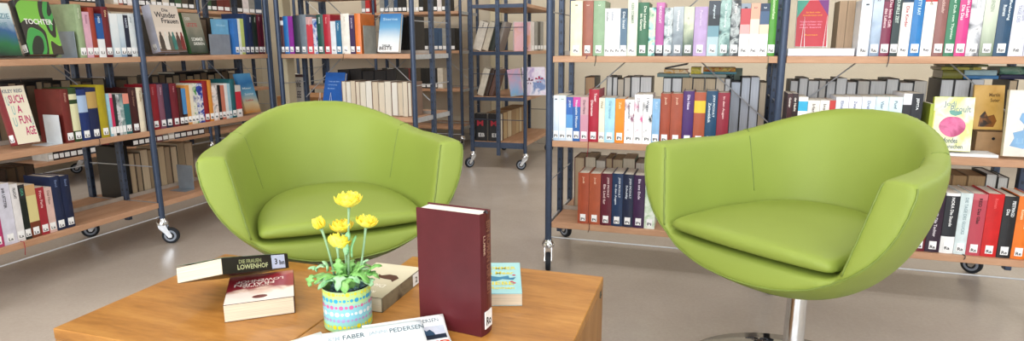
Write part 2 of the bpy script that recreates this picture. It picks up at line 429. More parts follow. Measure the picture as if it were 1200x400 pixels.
def bookend(fr, z, px, w, h, v, m_, label, name='bookend', rot=0, side=-1):
    O = (fr['O'][0]+fr['n'][0]*v, fr['O'][1]+fr['n'][1]*v); u = at_u(px, O, fr['e'], z)
    mb = MB().bbox(-.0008, .0008, 0, w, 0, h, .0003).bbox(min(0, side*.06), max(0, side*.06), 0, w, 0, .0016, .0003)
    o = mb.build(name, m_); o.location = (O[0]+fr['e'][0]*u, O[1]+fr['e'][1]*u, z+.0006); o.rotation_euler = (0, 0, fr['a']+rot)
    return tag(o, label, 'bookend')
exec_rows = True
# ---- right rack, top shelf
WH = 'top shelf, right rack'
G = 'books on the top shelf of the right rack'
row(FR_R, Z1, [
 (668, 682, 1, 'EDE6C6', 'cream', True, 'Pu', '1', '8A8468'), (682, 694.5, 1, '9A5A48', 'brick brown', True, 'Pu', '2', 'E8D8C8'),
 (694.5, 708, 1, '8FAE8C', 'sage green', True, 'Pu', '3', 'E8F0E0'), (708, 714, 10, 'EEF0F2', 'thin white', False, 'Pu', 'Amelie', '707880'),
 (714, 720, 10, 'F3F4F6', 'plain white', False, 'Pu', 'Sommer', '8088A0'), (720, 726, 10, 'E9EFF2', 'frosty white', False, 'Pu'),
 (726, 734, 10, ('b', [(0, 'DDE6EC'), (.15, '54728A'), (.8, '2F5068')]), 'slate blue', False, 'Pu', 'Die Insel', 'DDE6EC'),
 (734, 746, -1, 'DFE7D6', 'pale celery', True, 'Pu', 'KEIN SOMMER', '8A9A88'), (746, 759, 3, '2F6B4C', 'forest green', True, 'Pu', ['Das Leuchten', 'im Garten'], 'E8F0E0'),
 (759, 767, 9, ('m', ['2E6E6A', '8FD0CC', 'D8E8C8', '4A8A70'], 25), 'turquoise picture', False, 'Pu'),
 (767, 777, 3, ('b', [(0, '1E1A28'), (.2, 'B45AA0'), (.9, 'C878B4')]), 'magenta', True, 'Pu', 'NORDLICHT', 'F0D8EC'),
 (777, 787, 9, ('m', ['39424A', '8C9BA4', 'C9D3D6', '39424A'], 22), 'grey landscape', False, 'Pet', 'Tief im Fjord', 'F0F0F0'),
 (787, 799.5, 8, ('m', ['2A3440', '8E9BA6', 'D4DDE2'], 20, .35), 'storm grey', False, 'Pet', 'Winternacht', 'F0F4F8'),
 (799.5, 811.5, 8, ('m', ['1D2426', '5C7060', 'DCE4C8', 'B8C8B0'], 14, .55), 'mossy picture', False, 'Pet', 'Das Moor', 'E8E8D8'),
 (811.5, 827.5, 8, 'B8A0CC', 'lilac', True, 'Pet', 'Petersen', 'D8C8E4'),
 (827.5, 841, 1, ('b', [(0, 'AEC8D0'), (.35, '6E98A8'), (.55, '1C2630'), (.75, '39424E')]), 'black and teal', False, 'Pet', 'Abgrund', 'D8E8F0'),
 (841, 854, 0, ('m', ['2B3C40', '6E9290', 'A8C8C4', '2B3C40'], 18), 'sea green', False, 'Pet', 'Die Brandung', 'DCE8E8'),
 (854, 865, 0, ('m', ['15191E', '4A5258', 'B8C0C2', '20262A'], 24), 'charcoal picture', False, 'Pet', 'Frost', 'F0F0F0'),
 (865, 876.5, 4, ('b', [(0, 'F4F2F4'), (.42, 'E8A8A8'), (.6, 'C04850'), (.9, '8A98A8')]), 'coral topped white', False, 'Pet', '1', '404858'),
 (876.5, 887.5, 4, ('b', [(0, 'F6F4F2'), (.42, 'F4D8C8'), (.7, 'E8A890')]), 'peach topped white', False, 'Pet', '2', '404858'),
 (887.5, 898.5, 4, ('b', [(0, 'F4F4F6'), (.42, 'F0D0B8'), (.6, '3E5C80'), (.85, '1E3454')]), 'navy topped white', False, 'Pet', '3', 'E8F0F8'),
 (898.5, 907.5, -6, '4E9A30', 'grass green', True, 'Pet', 'Sommerhaus', 'D8F0C0')], WH, G)
row(FR_R, Z1, [
 (1004, 1017.5, 0, ('m', ['C8D8E8', 'F0F4F8', '98B4CC'], 12, .3), 'icy blue', True, 'Rau', '1', '404858'),
 (1017.5, 1029.5, -5, ('m', ['4A5C78', 'A8BCD4', 'E0E8F0'], 14, .4), 'dusky blue', False, 'Rau', '2', '404858'),
 (1029.5, 1041.5, -5, ('b', [(0, '7A2848'), (.9, '5C1C38')]), 'maroon', True, 'Rau', ['Das leise Gift', 'des Lebens'], 'E8C8D0'),
 (1041.5, 1051, -5, '1C3234', 'blackish green', False, 'Rau', 'DUNKLE ZEIT', 'C8D8D0'),
 (1051, 1064, 3, 'F2EFEA', 'chalk white', True, 'Ray', 'Die Kinder', 'B04050'),
 (1064, 1077.5, -10, '2478BC', 'bright blue', True, 'Ray', 'KITTY RAY', 'C8E4F8'),
 (1077.5, 1091.5, -10, ('b', [(0, 'ECEAE2'), (.84, 'C82830')]), 'red topped white', True, 'Ray', 'Land', '907060'),
 (1091.5, 1105, -10, '8C5C58', 'mauve brown', True, 'Ray', 'Ruckkehr', 'D8B8B0'),
 (1105, 1117.5, -10, '2E7A58', 'emerald', True, 'Ray', 'Der Duft von Thymian', 'D0E8D8'),
 (1117.5, 1131, -10, 'CC3884', 'hot pink', True, 'Reb', ['Beim Leben', 'Die Das'], 'F8E0EC'),
 (1131, 1147, -10, ('m', ['6C6E74', 'B4B8C0', 'E8EAEC', '8A8C94'], 16), 'cloudy grey', True, 'Ren', 'Nebelland', 'F0F0F4'),
 (1147, 1163.5, -10, ('m', ['5C7058', 'C0CCB8', 'E4ECE0'], 9, .6), 'misty green', True, 'Ren', 'GRENZEN', 'A0AC98'),
 (1163.5, 1181, -10, '1E4666', 'petrol blue', True, 'Ren', ['Offenbarung', 'Roman'], 'DCE8F0'),
 (1181, 1199, -10, 'D8DCEC', 'pale lavender', True, 'Reb', ['DIE LETZTEN', 'TAGE DES'], 'A8ACC0'),
 (1199, 1214, -10, 'C8CCD8', 'dove grey', True, 'Reb')], WH, G)
# ---- right rack, middle shelf
WH = 'middle shelf, right rack'; G = 'books at the front of the middle shelf of the right rack'
row(FR_R, Z2, [
 (648.2, 654.5, 112, ('m', ['A8C8E4', 'DCE8F4', 'F0F2F8'], 9, .5), 'powder blue', False, 'Pi', '1', '404858'),
 (654.5, 663, 112, ('m', ['B8D0E8', 'E4ECF4', 'C8E0D8'], 11, .5), 'misty blue', False, 'Pi', '2', '404858'),
 (663, 671, 114, ('b', [(0, 'D8E4F0'), (.3, '5898D4'), (.6, '2C64B4'), (.85, '3C50A0')]), 'ocean blue', False, 'Pi', 'JODI', 'D8E4F0'),
 (671, 679.5, 114, ('b', [(0, '2A62A8'), (.78, 'C8449C')]), 'pink topped blue', False, 'Pi', 'Neunzehn Minuten', 'D8E4F0'),
 (679.5, 689, 114, ('b', [(0, 'C890A4'), (.6, 'C8A0A8')]), 'dusty pink', False, 'Pi', 'Das Herz', '684050'),
 (689, 701, 105, 'A81834', 'tall crimson', True, 'Pil', ['Teuer', 'Diamanten'], 'F4E0E0'),
 (701, 708, 115, 'E8E4D0', 'ivory', False, 'Pi', 'Wind', '908868'),
 (708, 720, 115, 'A8D8EC', 'sky blue', False, 'Pi', 'Der Himmel', '70A8C0'),
 (720, 731, 116, 'EE8C1C', 'orange', False, 'Pi', 'Zeit', 'F8D8A0'),
 (731, 742, 117, ('m', ['F0EEF0', 'F4F2F4', 'F0EEF0', '8A5070'], 26), 'white ornamented', False, 'Pi', 'Rosamunde', '606070'),
 (742, 752, 111, ('m', ['F4F2F4', 'F6F4F6', 'F2F0F2', 'D86098'], 26), 'white pink-bird', False, 'Pi', '2 Sommer', '806878'),
 (752, 763, 111, ('m', ['F2F2F4', 'F6F6F8', 'F0F0F2', '303840'], 26), 'white black-bird', False, 'Pi', '1 Winter', '404858'),
 (763, 772, 116, '86B4DC', 'cornflower blue', False, 'Pi', 'BLAU', 'B8D4EC'),
 (772, 784, 110, 'A04A34', 'brick red', True, 'Pi', 'Jodi', 'E0B8A0'),
 (784, 798, 110, 'A2503A', 'rusty red', True, 'Pi', 'Jodi', 'E0B8A0'),
 (798, 811, 107, '4A2A6C', 'violet', True, 'Pi', 'Die Hexe', 'E0D8F0'),
 (811, 824.5, 108.5, ('b', [(0, 'A8543A'), (.62, 'E8C038'), (.84, 'A8543A')]), 'yellow labelled rust', True, 'Pi'),
 (824.5, 838, 107, '1C4668', 'deep teal', True, 'Pi', ['JODI PICOULT', 'Zeitenklick'], 'D8E4EC'),
 (838, 852, 109, '8C2438', 'wine red', True, 'Pi', 'In den Augen', 'E8C0C0')], WH, G)
row(FR_R, Z2, [
 (918, 924, 110, '3C141C', 'oxblood', False, None, 'Geister', 'E8E0D8'), (924, 930.5, 110, '2A1218', 'near black', False, None, 'der Nacht', 'E8E0D8'),
 (931, 942, 114, ('b', [(0, 'F0ECEC'), (.45, 'D85880'), (.62, 'F4F4F4'), (.74, '38B0DC'), (.92, 'F4F4F4')]), 'pink and blue', False),
 (942, 956, 118, 'EFEAE4', 'creamy white', False, None, 'Irland', '706860'), (956, 967, 118, 'F2EEEA', 'linen white', False, None, 'Insel', '706860'),
 (967, 974, 118, 'C23A38', 'tomato red', False), (974, 989, 114, ('m', ['D8DCEC', 'E8EAF4', 'F4F4FA'], 9), 'silver white', False, None, 'Eins', '7080A0'),
 (989, 1004, 114, ('m', ['DCDCEC', 'ECEAF4', 'F4F4FA'], 10), 'pearl white', False, None, 'Zwei', '7080A0'),
 (1004, 1020, 114, ('m', ['B4D0E8', 'D8E4F2', 'F0F2FA'], 11), 'bluish white', False, None, 'Drei', '7080A0'),
 (1020, 1035, 114, ('m', ['8CC8E4', 'C8E4F0', 'E8F4F4'], 9, .4), 'aqua cloud', False, None, 'Vier', '607890'),
 (1035, 1051, 114, ('m', ['98D0E4', 'CCE8F0', 'E0F0EC'], 10, .4), 'aqua mist', False, None, 'Funf', '607890'),
 (1051, 1061, 110, ('b', [(0, 'E0E0E8'), (.4, '202028'), (.82, 'E0E0E8')]), 'black labelled silver', False),
 (1061, 1074, 110, '181C26', 'ink black', False, None, 'JEPITA', 'E8ECF0')], WH, G)
# back rows, seen over the front rows
WB = 'in the hidden back row of the right rack middle shelf'
back_row(FR_R, Z2, [684, 696], DP/2+.012, 'tan, behind the tall crimson hardcover, right rack', 'pages-out books', ['B89878'], .245)
back_row(FR_R, Z2, [709, 716, 722, 729, 737, 748, 761], DP/2+.012, 'behind the orange paperback, right rack', 'pages-out books behind the orange paperback', ['E4E4E4', 'E0E0E0', 'CFC4B4', 'D8D0C4'], [.248, .246, .236, .246])
back_row(FR_R, Z2, [774, 784, 796, 808, 822, 835, 845, 852], DP/2+.012, 'behind the violet hardcover, right rack', 'pages-out books behind the violet hardcover', ['E0E2E4', 'E2E4E6', 'C4B094', 'C8B498', 'CDBB9F', 'D8CCBA'], .245)
back_row(FR_R, Z2, [852, 864, 875, 885, 894], DP/2+.012, 'right of the wine red hardcover, right rack', 'pale pages-out books left of the blue post', ['C9D2E0', 'D3DBE8', 'D6DEEA', 'CDBFA8', 'C3CBD8'], [.232, .25, .25, .232, .244])
back_row(FR_R, Z2, [920, 930, 941, 953, 962, 973, 985, 997, 1012, 1030, 1045, 1062, 1077], DP/2+.012, 'behind the right armchair back, right rack', 'pages-out books over the right armchair back', ['C8C8C8', 'D2D2D2', 'CFCFCF', 'C4C0BA'], [.24, .25, .238, .242])
back_row(FR_R, Z2, [1092, 1108, 1127, 1142], DP/2+.012, 'behind the apple cover book, right rack', 'pages-out books behind the apple cover', ['D4D6DA'], .25)
# ---- right rack, bottom shelf
WH = 'bottom shelf, right rack'; G = 'books at the front of the bottom shelf of the right rack'
row(FR_R, Z3, [
 (676.5, 689.5, 203, 'A24C32', 'brick', True, 'Pi', 'Jodi', 'E0B8A0'), (689.5, 703, 204, 'A85438', 'terracotta', True, 'Pi', 'Jodi', 'E0B8A0'),
 (703, 716, 204, '5E1A2C', 'burgundy', True, 'Pi', ['JODI PICOULT', 'Ein Lied fur'], 'E8D0D0'), (716, 729, 204, '1C3458', 'navy', True, 'Pi', ['JODI PICOULT', 'In den Augen'], 'D8E0EC'),
 (729, 741, 205, '1A2440', 'midnight blue', True, 'Pi', ['JODI PICOULT', 'Schuldig'], 'D8E0EC'), (741, 754.5, 206, '3C2048', 'aubergine', True, 'Pi', 'Bis ans Ende', 'E0D8E8'),
 (754.5, 767, 207, ('m', ['EEF2EE', 'E4EEE4', 'C8DCC4', '88A888'], 26), 'floral white', False, 'Pi')], WH, G)
row(FR_R, Z3, [
 (1053, 1068.5, 226, 'E4E4EA', 'off-white', True, 'Re'), (1068.5, 1083.5, 226, '6A1A2C', 'dark crimson', True, 'Ra', 'Das Gift', 'E0C0C0'), (1083.5, 1100.5, 226, '2E1A30', 'blackish plum', True, 'Ra', 'NORA REID Die Tochter', 'E0D8E0'),
 (1100.5, 1117, 227, ('b', [(0, 'EEF0F2'), (.28, '20242C'), (.95, 'EEF0F2')]), 'black striped white', True, 'Ra', 'NORA Die Stunde', 'EEF0F2'),
 (1117, 1131.5, 227, 'D6E6EA', 'pale ice', True, 'Ra', 'DIE TAGE DES GLUCKS', '90A8B0'),
 (1131.5, 1148.5, 228, ('b', [(0, 'B84858'), (.9, 'C86470')]), 'rose', True, 'Ra', 'REID Das Glas', '301820'),
 (1148.5, 1167.5, 228, 'C81C20', 'scarlet', True, 'Ra', 'Roman', 'E86060'),
 (1167.5, 1184, 231, '1A1C22', 'coal black', True, 'Re', ['PESTMAGD', 'Die'], 'E8ECF0'),
 (1184, 1201, 231, 'E87824', 'tangerine', True, 'Re', ['BRIGITTE RIEBE', 'Roman'], 'F8D8A8'), (1201, 1207, 232, '7A4A80', 'plum purple', True, 'Re')], WH, G)
back_row(FR_R, Z3, [672, 684, 697, 708, 716, 728, 742, 758], DP/2+.012, 'in the back row above the brick books, right rack', 'pages-out books behind the brick red books', ['C8B498', 'D4C8B4', 'D8D0C4', 'BFA888'], [.235, .24, .225, .238], cover=['5A1820', '7A6850', '405848'])
back_row(FR_R, Z3, [1090, 1106, 1124, 1144], DP/2+.012, 'in tan behind the plum book, bottom shelf, right rack', 'tan books behind the black striped white hardcover', ['B79872', 'B4946C'], .24, cover='8A6C48')
back_row(FR_R, Z3, [1144, 1158, 1171], DP/2+.012, 'in white behind the scarlet book, bottom shelf, right rack', 'white pages-out books behind the scarlet hardcover', ['E4E4E0'], [.25, .24], cover='181818')

# ---- left rack, top shelf
WH = 'top shelf, left rack'; G = 'books on the top shelf of the long left rack'
row(FR_L, Z1, [
 (95.6, 103.5, 5, '92A680', 'sage', True, 'Li', 'Garten', 'D0DCC0'), (103.5, 111, 14, 'D8A8BC', 'pale pink', False, 'Li', 'Rosen', 'A07088'), (111, 117.5, 9, '9C3A28', 'rust red', True, 'Li'),
 (117.5, 125.6, 16, ('b', [(0, 'E8ECF0'), (.42, '1E58A0'), (.9, '183868')]), 'blue and white', False, 'Li', 'MEER', 'D8E4F0'), (126, 134, 8, '6C1620', 'deep red', True, 'Li', 'Erbe', 'E0C098'),
 (134.4, 143.4, 16, ('m', ['A8C0D0', 'DCE6EC', 'EEF2F4'], 12, .5), 'pale sky', False, 'Li'), (143.4, 149.8, 16, ('m', ['4878A8', 'C8D8E4', 'E4ECF0'], 12, .5), 'hazy blue', False, 'Li'),
 (149.8, 155.4, 18, '182038', 'dark navy', False, 'Li', 'NACHTS', 'D0D8E8'), (155.4, 160.6, 16, 'E0E8EC', 'cool white', False, 'Li', 'JANE', '8898A0'), (160.6, 162.4, 16, 'D8E2E6', 'slim white', False, 'Li')], WH, G)
row(FR_L, Z1, [
 (276.5, 281.5, 22, '3C78C0', 'azure', False, 'Mo'), (281.5, 284.5, 22, 'E0E8E0', 'slim pale', False, 'Mo'), (284.5, 288.5, 22, 'B8C870', 'lime striped', False, 'Mo'),
 (288.5, 294, 16, '14305C', 'deep navy', True, 'Mo'), (294, 299.2, 17, '142448', 'darkest blue', True, 'Mo', 'Blau', 'C8D0E0'), (299.2, 304.5, 17, '10241C', 'bottle green', True, 'Mo', 'Wald', 'C8D0C0'),
 (304.5, 309.2, 17, '541228', 'garnet', True, 'Mo', 'Rot', 'D0B0B8'), (309.2, 311.4, 17, '4C1024', 'bordeaux', True, 'Mo')], WH, G)
# ---- left rack, middle shelf
WH = 'middle shelf, left rack'; G = 'books on the middle shelf of the long left rack'
row(FR_L, Z2, [
 (79.5, 89, 105, '6C2420', 'maroon leather', True, 'Li', 'Roman', 'C09080'), (89, 98, 103, ('b', [(0, '24401C'), (.2, 'D8D8B0'), (.7, '24401C'), (.78, 'D8D8B0'), (.88, '24401C')]), 'cream labelled green', True, 'Li'),
 (98, 109, 105, ('b', [(0, '142C68'), (.55, 'A8C0E0'), (.88, '142C68')]), 'blue label navy', True, 'Li'), (109, 120.5, 103, ('b', [(0, '101E48'), (.6, 'B89858'), (.92, '101E48')]), 'tan label navy', True, 'Li'),
 (120.5, 130.5, 100, 'A89818', 'olive yellow', True, 'Li'), (131, 134, 110, '9CC8DC', 'thin light blue', False, '-'), (134, 137.4, 110, ('b', [(0, 'E0E0E0'), (.2, 'C82858'), (.9, 'E8A0B0')]), 'raspberry', False, '-'),
 (137.4, 141.2, 111, '20282C', 'thin black', False, '-'), (141.2, 145, 111, ('m', ['707880', 'D0D4D8', '303840'], 25), 'thin grey', False, '-'), (145, 149.2, 110, ('m', ['E0E4E4', '90A8A8', '485860'], 22), 'thin pale grey', False, '-'),
 (149.2, 156, 110, ('b', [(0, '1C6468'), (.75, 'E09080')]), 'peach topped teal', False, 'Li'), (156.5, 166, 103, '3C1214', 'dark brown-red', True, 'Li', 'Der Schwur', 'A07868'), (166, 173.2, 103, 'E8DCC4', 'cream', True, None, 'Cecilia', 'A08868')], WH, G)
row(FR_L, Z2, [
 (179, 190, 99, '8C1424', 'ruby', True, 'Ma', 'Liebe', 'C07078'), (190, 196.5, 99, '7C4C60', 'faded mauve', True, 'Ma', 'Malve', 'C0A0B0'), (196.5, 204, 98, '101C3C', 'dark blue', True, 'Ma'),
 (204, 212.5, 98, '6C1424', 'cherry', True, 'Ma', 'Herz', 'C08088'), (212.5, 217, 103, '3C1810', 'chocolate', True, 'Ma'), (217, 221.5, 104, ('b', [(0, '281410'), (.3, '4888C0')]), 'blue topped brown', False, 'Ma'),
 (221.5, 226, 100, 'D8984C', 'amber', False, 'Ma'), (226, 230, 99, 'E4DCC8', 'thin eggshell', False, 'Ma'), (230, 234, 98, ('m', ['3C8C3C', 'E4E4D8', '283888'], 30), 'green and white', False, 'Ma'),
 (234, 241, 98, ('m', ['1C2C80', '2C48A8', 'E8E8E8', '1C2C80'], 30), 'blue patterned', False, 'Ma'), (241, 247.5, 95, '90181C', 'cardinal red', True, 'Ma'), (247.5, 252, 94, 'D08830', 'ochre', True, 'Ma'),
 (252, 258, 100, ('m', ['D8B8A8', 'E8E0DC', '403840'], 18), 'beige portrait', False, 'Ma'), (258, 261.5, 100, '141414', 'thin jet black', False, 'Ma'), (261.5, 266, 100, 'C87860', 'salmon', False, 'Ma'),
 (266, 269.5, 98, 'E4E4E4', 'thin milk white', False, 'Ma'), (269.5, 273, 98, 'A0C8D8', 'baby blue', False, 'Ma'), (273, 279, 93, '1C6068', 'dark teal', True, 'Ma'), (279, 285, 100, ('b', [(0, 'E8E0DC'), (.25, 'C83040'), (.8, 'D8D0C8')]), 'red and white', False, 'Ma')], WH, G)
# ---- left rack, bottom shelf
WH = 'bottom shelf, left rack'; G = 'books on the bottom shelf of the long left rack'
row(FR_L, Z3, [
 (-7, 6.3, 217, 'B83C70', 'dark pink', False, 'La'), (6.3, 22, 216, 'D4D4E4', 'lavender white', False, 'La', 'IHR LETZTER', '303040'), (22, 31, 216, 'E4E2E4', 'pale white', False, 'La', 'FLUCHT', '303040'),
 (31, 38.5, 217, ('b', [(0, '101C18'), (.75, '28282C')]), 'black', False, 'La', 'LUCA', '58B090'), (38.5, 50, 217, ('b', [(0, '70341C'), (.3, 'D8CC90'), (.8, 'C8A070')]), 'sandy', False, 'La'),
 (50, 59.5, 220, 'A02834', 'brick pink', False, 'La', 'Frau Paris', 'E8C0C0'), (59.5, 68, 220, 'D8B8B0', 'shell pink', False, 'La', 'Das Haus', '907068'),
 (68, 79.5, 207, '142448', 'royal navy', True, 'La', 'Band', '7080A8'), (79.5, 90, 206, '101E40', 'inky navy', True, 'La', 'Band', '7080A8')], WH, G)
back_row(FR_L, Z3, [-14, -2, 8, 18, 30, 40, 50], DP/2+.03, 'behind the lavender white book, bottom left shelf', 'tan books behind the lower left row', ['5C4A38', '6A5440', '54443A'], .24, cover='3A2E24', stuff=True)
back_row(FR_L, Z3, [144.5, 156], DP/2+.02, 'black, beside the far pages-out row, bottom left shelf', 'black back-row book', ['30302E'], .25, cover='101012')
back_row(FR_L, Z3, [156, 163, 170, 178, 184, 190, 197, 204, 212, 220, 230], DP/2+.02, 'on the bottom shelf past the left blue post', 'pages-out books in the far bay of the left rack', ['C0AC8E', 'A8947A', 'C8B69A', '9A886E', 'B8A488'], [.21, .205, .215], cover=['6A5848', '28241E', 'B0A088'])
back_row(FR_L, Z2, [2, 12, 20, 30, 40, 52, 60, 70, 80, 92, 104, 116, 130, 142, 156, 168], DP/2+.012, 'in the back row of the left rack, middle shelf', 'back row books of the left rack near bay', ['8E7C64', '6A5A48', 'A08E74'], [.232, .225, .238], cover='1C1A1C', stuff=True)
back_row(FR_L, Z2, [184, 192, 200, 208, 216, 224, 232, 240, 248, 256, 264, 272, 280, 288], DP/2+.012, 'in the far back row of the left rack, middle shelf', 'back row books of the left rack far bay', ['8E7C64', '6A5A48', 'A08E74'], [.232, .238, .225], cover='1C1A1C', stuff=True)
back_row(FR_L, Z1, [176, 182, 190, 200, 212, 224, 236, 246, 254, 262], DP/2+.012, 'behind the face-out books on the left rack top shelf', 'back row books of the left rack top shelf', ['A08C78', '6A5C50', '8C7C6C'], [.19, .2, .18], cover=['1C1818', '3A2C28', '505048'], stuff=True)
# ---- rack behind left chair
WH = 'behind left armchair'; G = 'books on the upper shelf of the rack behind the left armchair'
row(FR_2, Z1, [
 (330.6, 334.0, 20, ('b', [(0, '4A2430'), (.78, 'D8DCE0'), (.9, '4A2430')]), 'white labelled plum', True, 'No'), (334.0, 340, 19, '2470B8', 'clear blue', True, 'No'), (340, 345.5, 19, '8C2C98', 'purple', False, 'No'),
 (345.5, 353, 18, '28303C', 'slate black', True, 'No'), (353, 361, 17, '707C88', 'steel grey', True, 'No'), (361, 368.5, 20, ('b', [(0, 'C8404C'), (.8, 'C8A0A0')]), 'coral red', False, 'No', 'Feuer', 'F0C0C0'),
 (368.5, 373, 22, ('m', ['2858A8', 'D8DCE8', '2858A8'], 30), 'thin cobalt', False, 'No'), (373, 380.5, 17, '1C4C44', 'pine green', True, 'No', 'IRENE', 'C8D8D0'), (380.5, 389, 17, 'B02438', 'poppy red', True, 'No', 'Sturm', 'E8B0B0'),
 (389, 395, 25, 'DCE4EC', 'short white', False, 'No'), (395, 401, 24, '2C6C94', 'sea blue', False, 'No', 'Wellen', 'C0D8E8'), (401, 411, 16, 'ECE8E0', 'tall ivory', True, 'No', 'Anna', 'C8C0B0'),
 (411, 417, 18, '3C2C54', 'indigo', False, 'No', 'SCHATTEN', 'C8C0D8'), (417, 424, 16, 'E07C3C', 'vivid orange', True, 'No')], WH, G)
back_row(FR_2, Z2, [402, 407, 412.5, 418, 423, 430, 437, 444.5, 452, 459.5, 467, 473, 478.5, 483], .05, 'in the pale row above the left armchair', 'pages-out books above the left armchair', ['E6DECE', 'EAE6DC', 'DCCDB6', 'E2D6C2'], [.185, .183, .187], cover=['8A7060', 'C8C0B0', '303030'], depth=.125)
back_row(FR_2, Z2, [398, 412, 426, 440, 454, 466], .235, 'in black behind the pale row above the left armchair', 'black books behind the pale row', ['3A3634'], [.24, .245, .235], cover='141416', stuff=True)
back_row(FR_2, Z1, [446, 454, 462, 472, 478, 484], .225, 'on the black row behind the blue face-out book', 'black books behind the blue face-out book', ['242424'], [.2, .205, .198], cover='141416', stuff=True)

# low cabinet behind the corner of the two racks
cb = thing('low_cabinet', 'low brown wooden cabinet behind the cream column, over the left armchair back', 'cabinet', (-2.95, 3.72, 0))
MB().bbox(0, .70, 0, .36, .05, .57, .003).build('cabinet_body', wood('8A5C34', '9E6E42', 'AC7C4E', (3, 14, 14), .5, 'cabinet_wood'), cb)
MB().bbox(.02, .68, .02, .34, .001, .0495, .002).build('plinth', mat('4C3828', .6), cb)
for k, (xx, c_, h_) in enumerate(((-2.93, '24282C', .15), (-2.895, 'C8CCC8', .155), (-2.86, '303438', .15))):
    r = thing('book', ['black book leftmost on the low brown cabinet', 'pale grey book between two black ones on the low brown cabinet', 'black book right of the pale grey one on the low brown cabinet'][k], 'book', (xx, 3.76, .5705))
    book_parts(r, .03, h_, .11, mat(c_, .4), False)
r = thing('book', 'cream book lying flat on the low brown cabinet', 'book'); r.matrix_world = Matrix.Translation((-2.42, 3.75, .5705)) @ Matrix(((0, 0, 1, 0), (0, 1, 0, 0), (-1, 0, 0, .03), (0, 0, 0, 1)))
book_parts(r, .03, .13, .11, mat('C8B494', .5), False)
# ---- face-out books
TO = NT('cover_tochter', .35); v_ = TO.coord('Object', (1, 7, 4.2), (0, .3, .2), (.6, 0, 0)); f_ = TO.noise(v_, 1.1, .5, .8)
TO.base(TO.ramp(f_, [(0, '1C2418'), (.40, '1C2418'), (.41, '3C9C48'), (.47, '58A850'), (.48, '2A2420'), (.53, '2A2420'), (.54, '78BC40'), (.62, '8CCC44'), (.63, '3C3428')], True))
face_book(FR_L, Z1, -12, 27, 6, .03, ('m', ['10201C', '1C6C3C', '2C5C90', 'D0E4E8', 'E4ECE8'], 8, .7), 'blue and white face-out book at the far left of the top shelf', 10, .03, title=[('FUZIE', .38, .70, .55, .1, '6890A0'), ('DIE', .5, .55, .3, .08, '6890A0')], backc='10141C')
face_book(FR_L, Z1, 36, 76, 5.5, .03, None, 'green and black face-out book titled TOCHTER on the top left shelf', 12, .036, art=TO.m, title=[('TOCHTER', .12, .56, .80, .10, 'F4F4F0')], backc='14181C', stick='Li')
face_book(FR_L, Z1, 189, 220, 11, .03, ('b', [(0, '6C5848'), (.06, 'C8C0B4'), (.12, 'E4D8CC'), (.52, 'DDD2C6')]), 'white face-out book titled Die Wunder Frauen, left rack', 10, .055, title=[('Die', .4, .86, .22, .07, '282430'), ('Wunder', .1, .73, .78, .12, '201C28'), ('Frauen', .3, .61, .62, .11, '201C28')], backc='C8CCE0', stick='Li')
wf = [o for o in COL.objects if o.get('label', '').startswith('white face-out book titled Die')][0]
art = [c for c in wf.children if c.name.startswith('cover_art')][0]
ww, hh = max(v.co.x for v in art.data.vertices), max(v.co.z for v in art.data.vertices); dd = max(v.co.y for v in art.data.vertices)
for k, (yy, c) in enumerate(((.14, '4A4038'), (.32, 'E8E4DC'), (.47, '6C6C60'), (.6, '3C7C74'), (.76, '5C4038'), (.92, '7C2C28'))):
    prof = [(0, .04), (.075, .04), (.085, .22), (.06, .33), (.035, .36), (.035, .40), (.02, .43), (0, .43)]
    pts = [(a*dd+yy*dd, b*hh) for a, b in prof]+[(-a*dd+yy*dd, b*hh) for a, b in prof[::-1]]
    pts = [(min(max(a, .002), dd-.002), b) for a, b in pts]
    MB().add([(ww+.0005, a, b) for a, b in pts]+[(ww+.0002, a, b) for a, b in pts], [tuple(range(len(pts)))]).build('printed_figure', mat(c, .5), art)
face_book(FR_L, Z1, 225, 245, 18, .035, ('m', ['1C2C20', '5C6458', '8C8878', 'A09888'], 14, .6), 'dark green picture book leaning beside the white Wunder Frauen book', 12, .025, title=[('DER', .12, .82, .3, .07, 'D0D0C8'), ('LETZTE', .12, .66, .6, .09, 'B04848'), ('SOMMER', .2, .3, .66, .09, 'E8E8E0'), ('SIEBEN', .25, .2, .62, .07, 'E8E8E0')], backc='2C5C30')
face_book(FR_L, Z1, 253, 271, 23, .030, '6CA8CC', 'sky blue face-out book held by a grey bookend on the top left shelf', 1, .012, hard=False, title=[('Wolken', .2, .8, .6, .06, 'A8D0E4')])
SF = NT('cover_fun_age', .4); SF.base(SF.ramp(SF.noise(SF.coord(), 5, 1), [(0, 'E8E0C8'), (1, 'F0EAD8')]))
face_book(FR_L, Z2, 22, 48.5, 107, .03, None, 'cream face-out book lettered SUCH A FUN AGE on the left rack', 12, .045, art=SF.m, title=[('KILEY REID', .02, .88, .86, .06, '707888'), ('SUCH', .2, .70, .62, .14, 'C0306C'), ('A', .42, .53, .2, .13, 'C0306C'), ('FUN', .38, .34, .48, .14, 'C0306C'), ('AGE', .5, .14, .44, .15, 'C0306C'), ('U', .08, .66, .1, .16, '9CC0BC'), ('U', .2, .5, .12, .16, '9CC0BC'), ('U', .12, .3, .14, .16, '9CC0BC'), ('U', .86, .3, .1, .16, '9CC0BC')], backc='7C1C28', stick='Li')
face_book(FR_L, Z2, 289, 306, 88, .03, ('m', ['C88840', 'D8C8A0', '70B0D0', '3078B8', '60A8D8'], 7, .75), 'blue beach face-out book at the right end of the left rack', 14, .015, hard=False, title=[('Meer', .2, .6, .6, .05, 'D8E8F0'), ('Sommer', .25, .45, .6, .06, 'D8E8F0'), ('Liebe', .2, .3, .5, .05, 'C86060')])
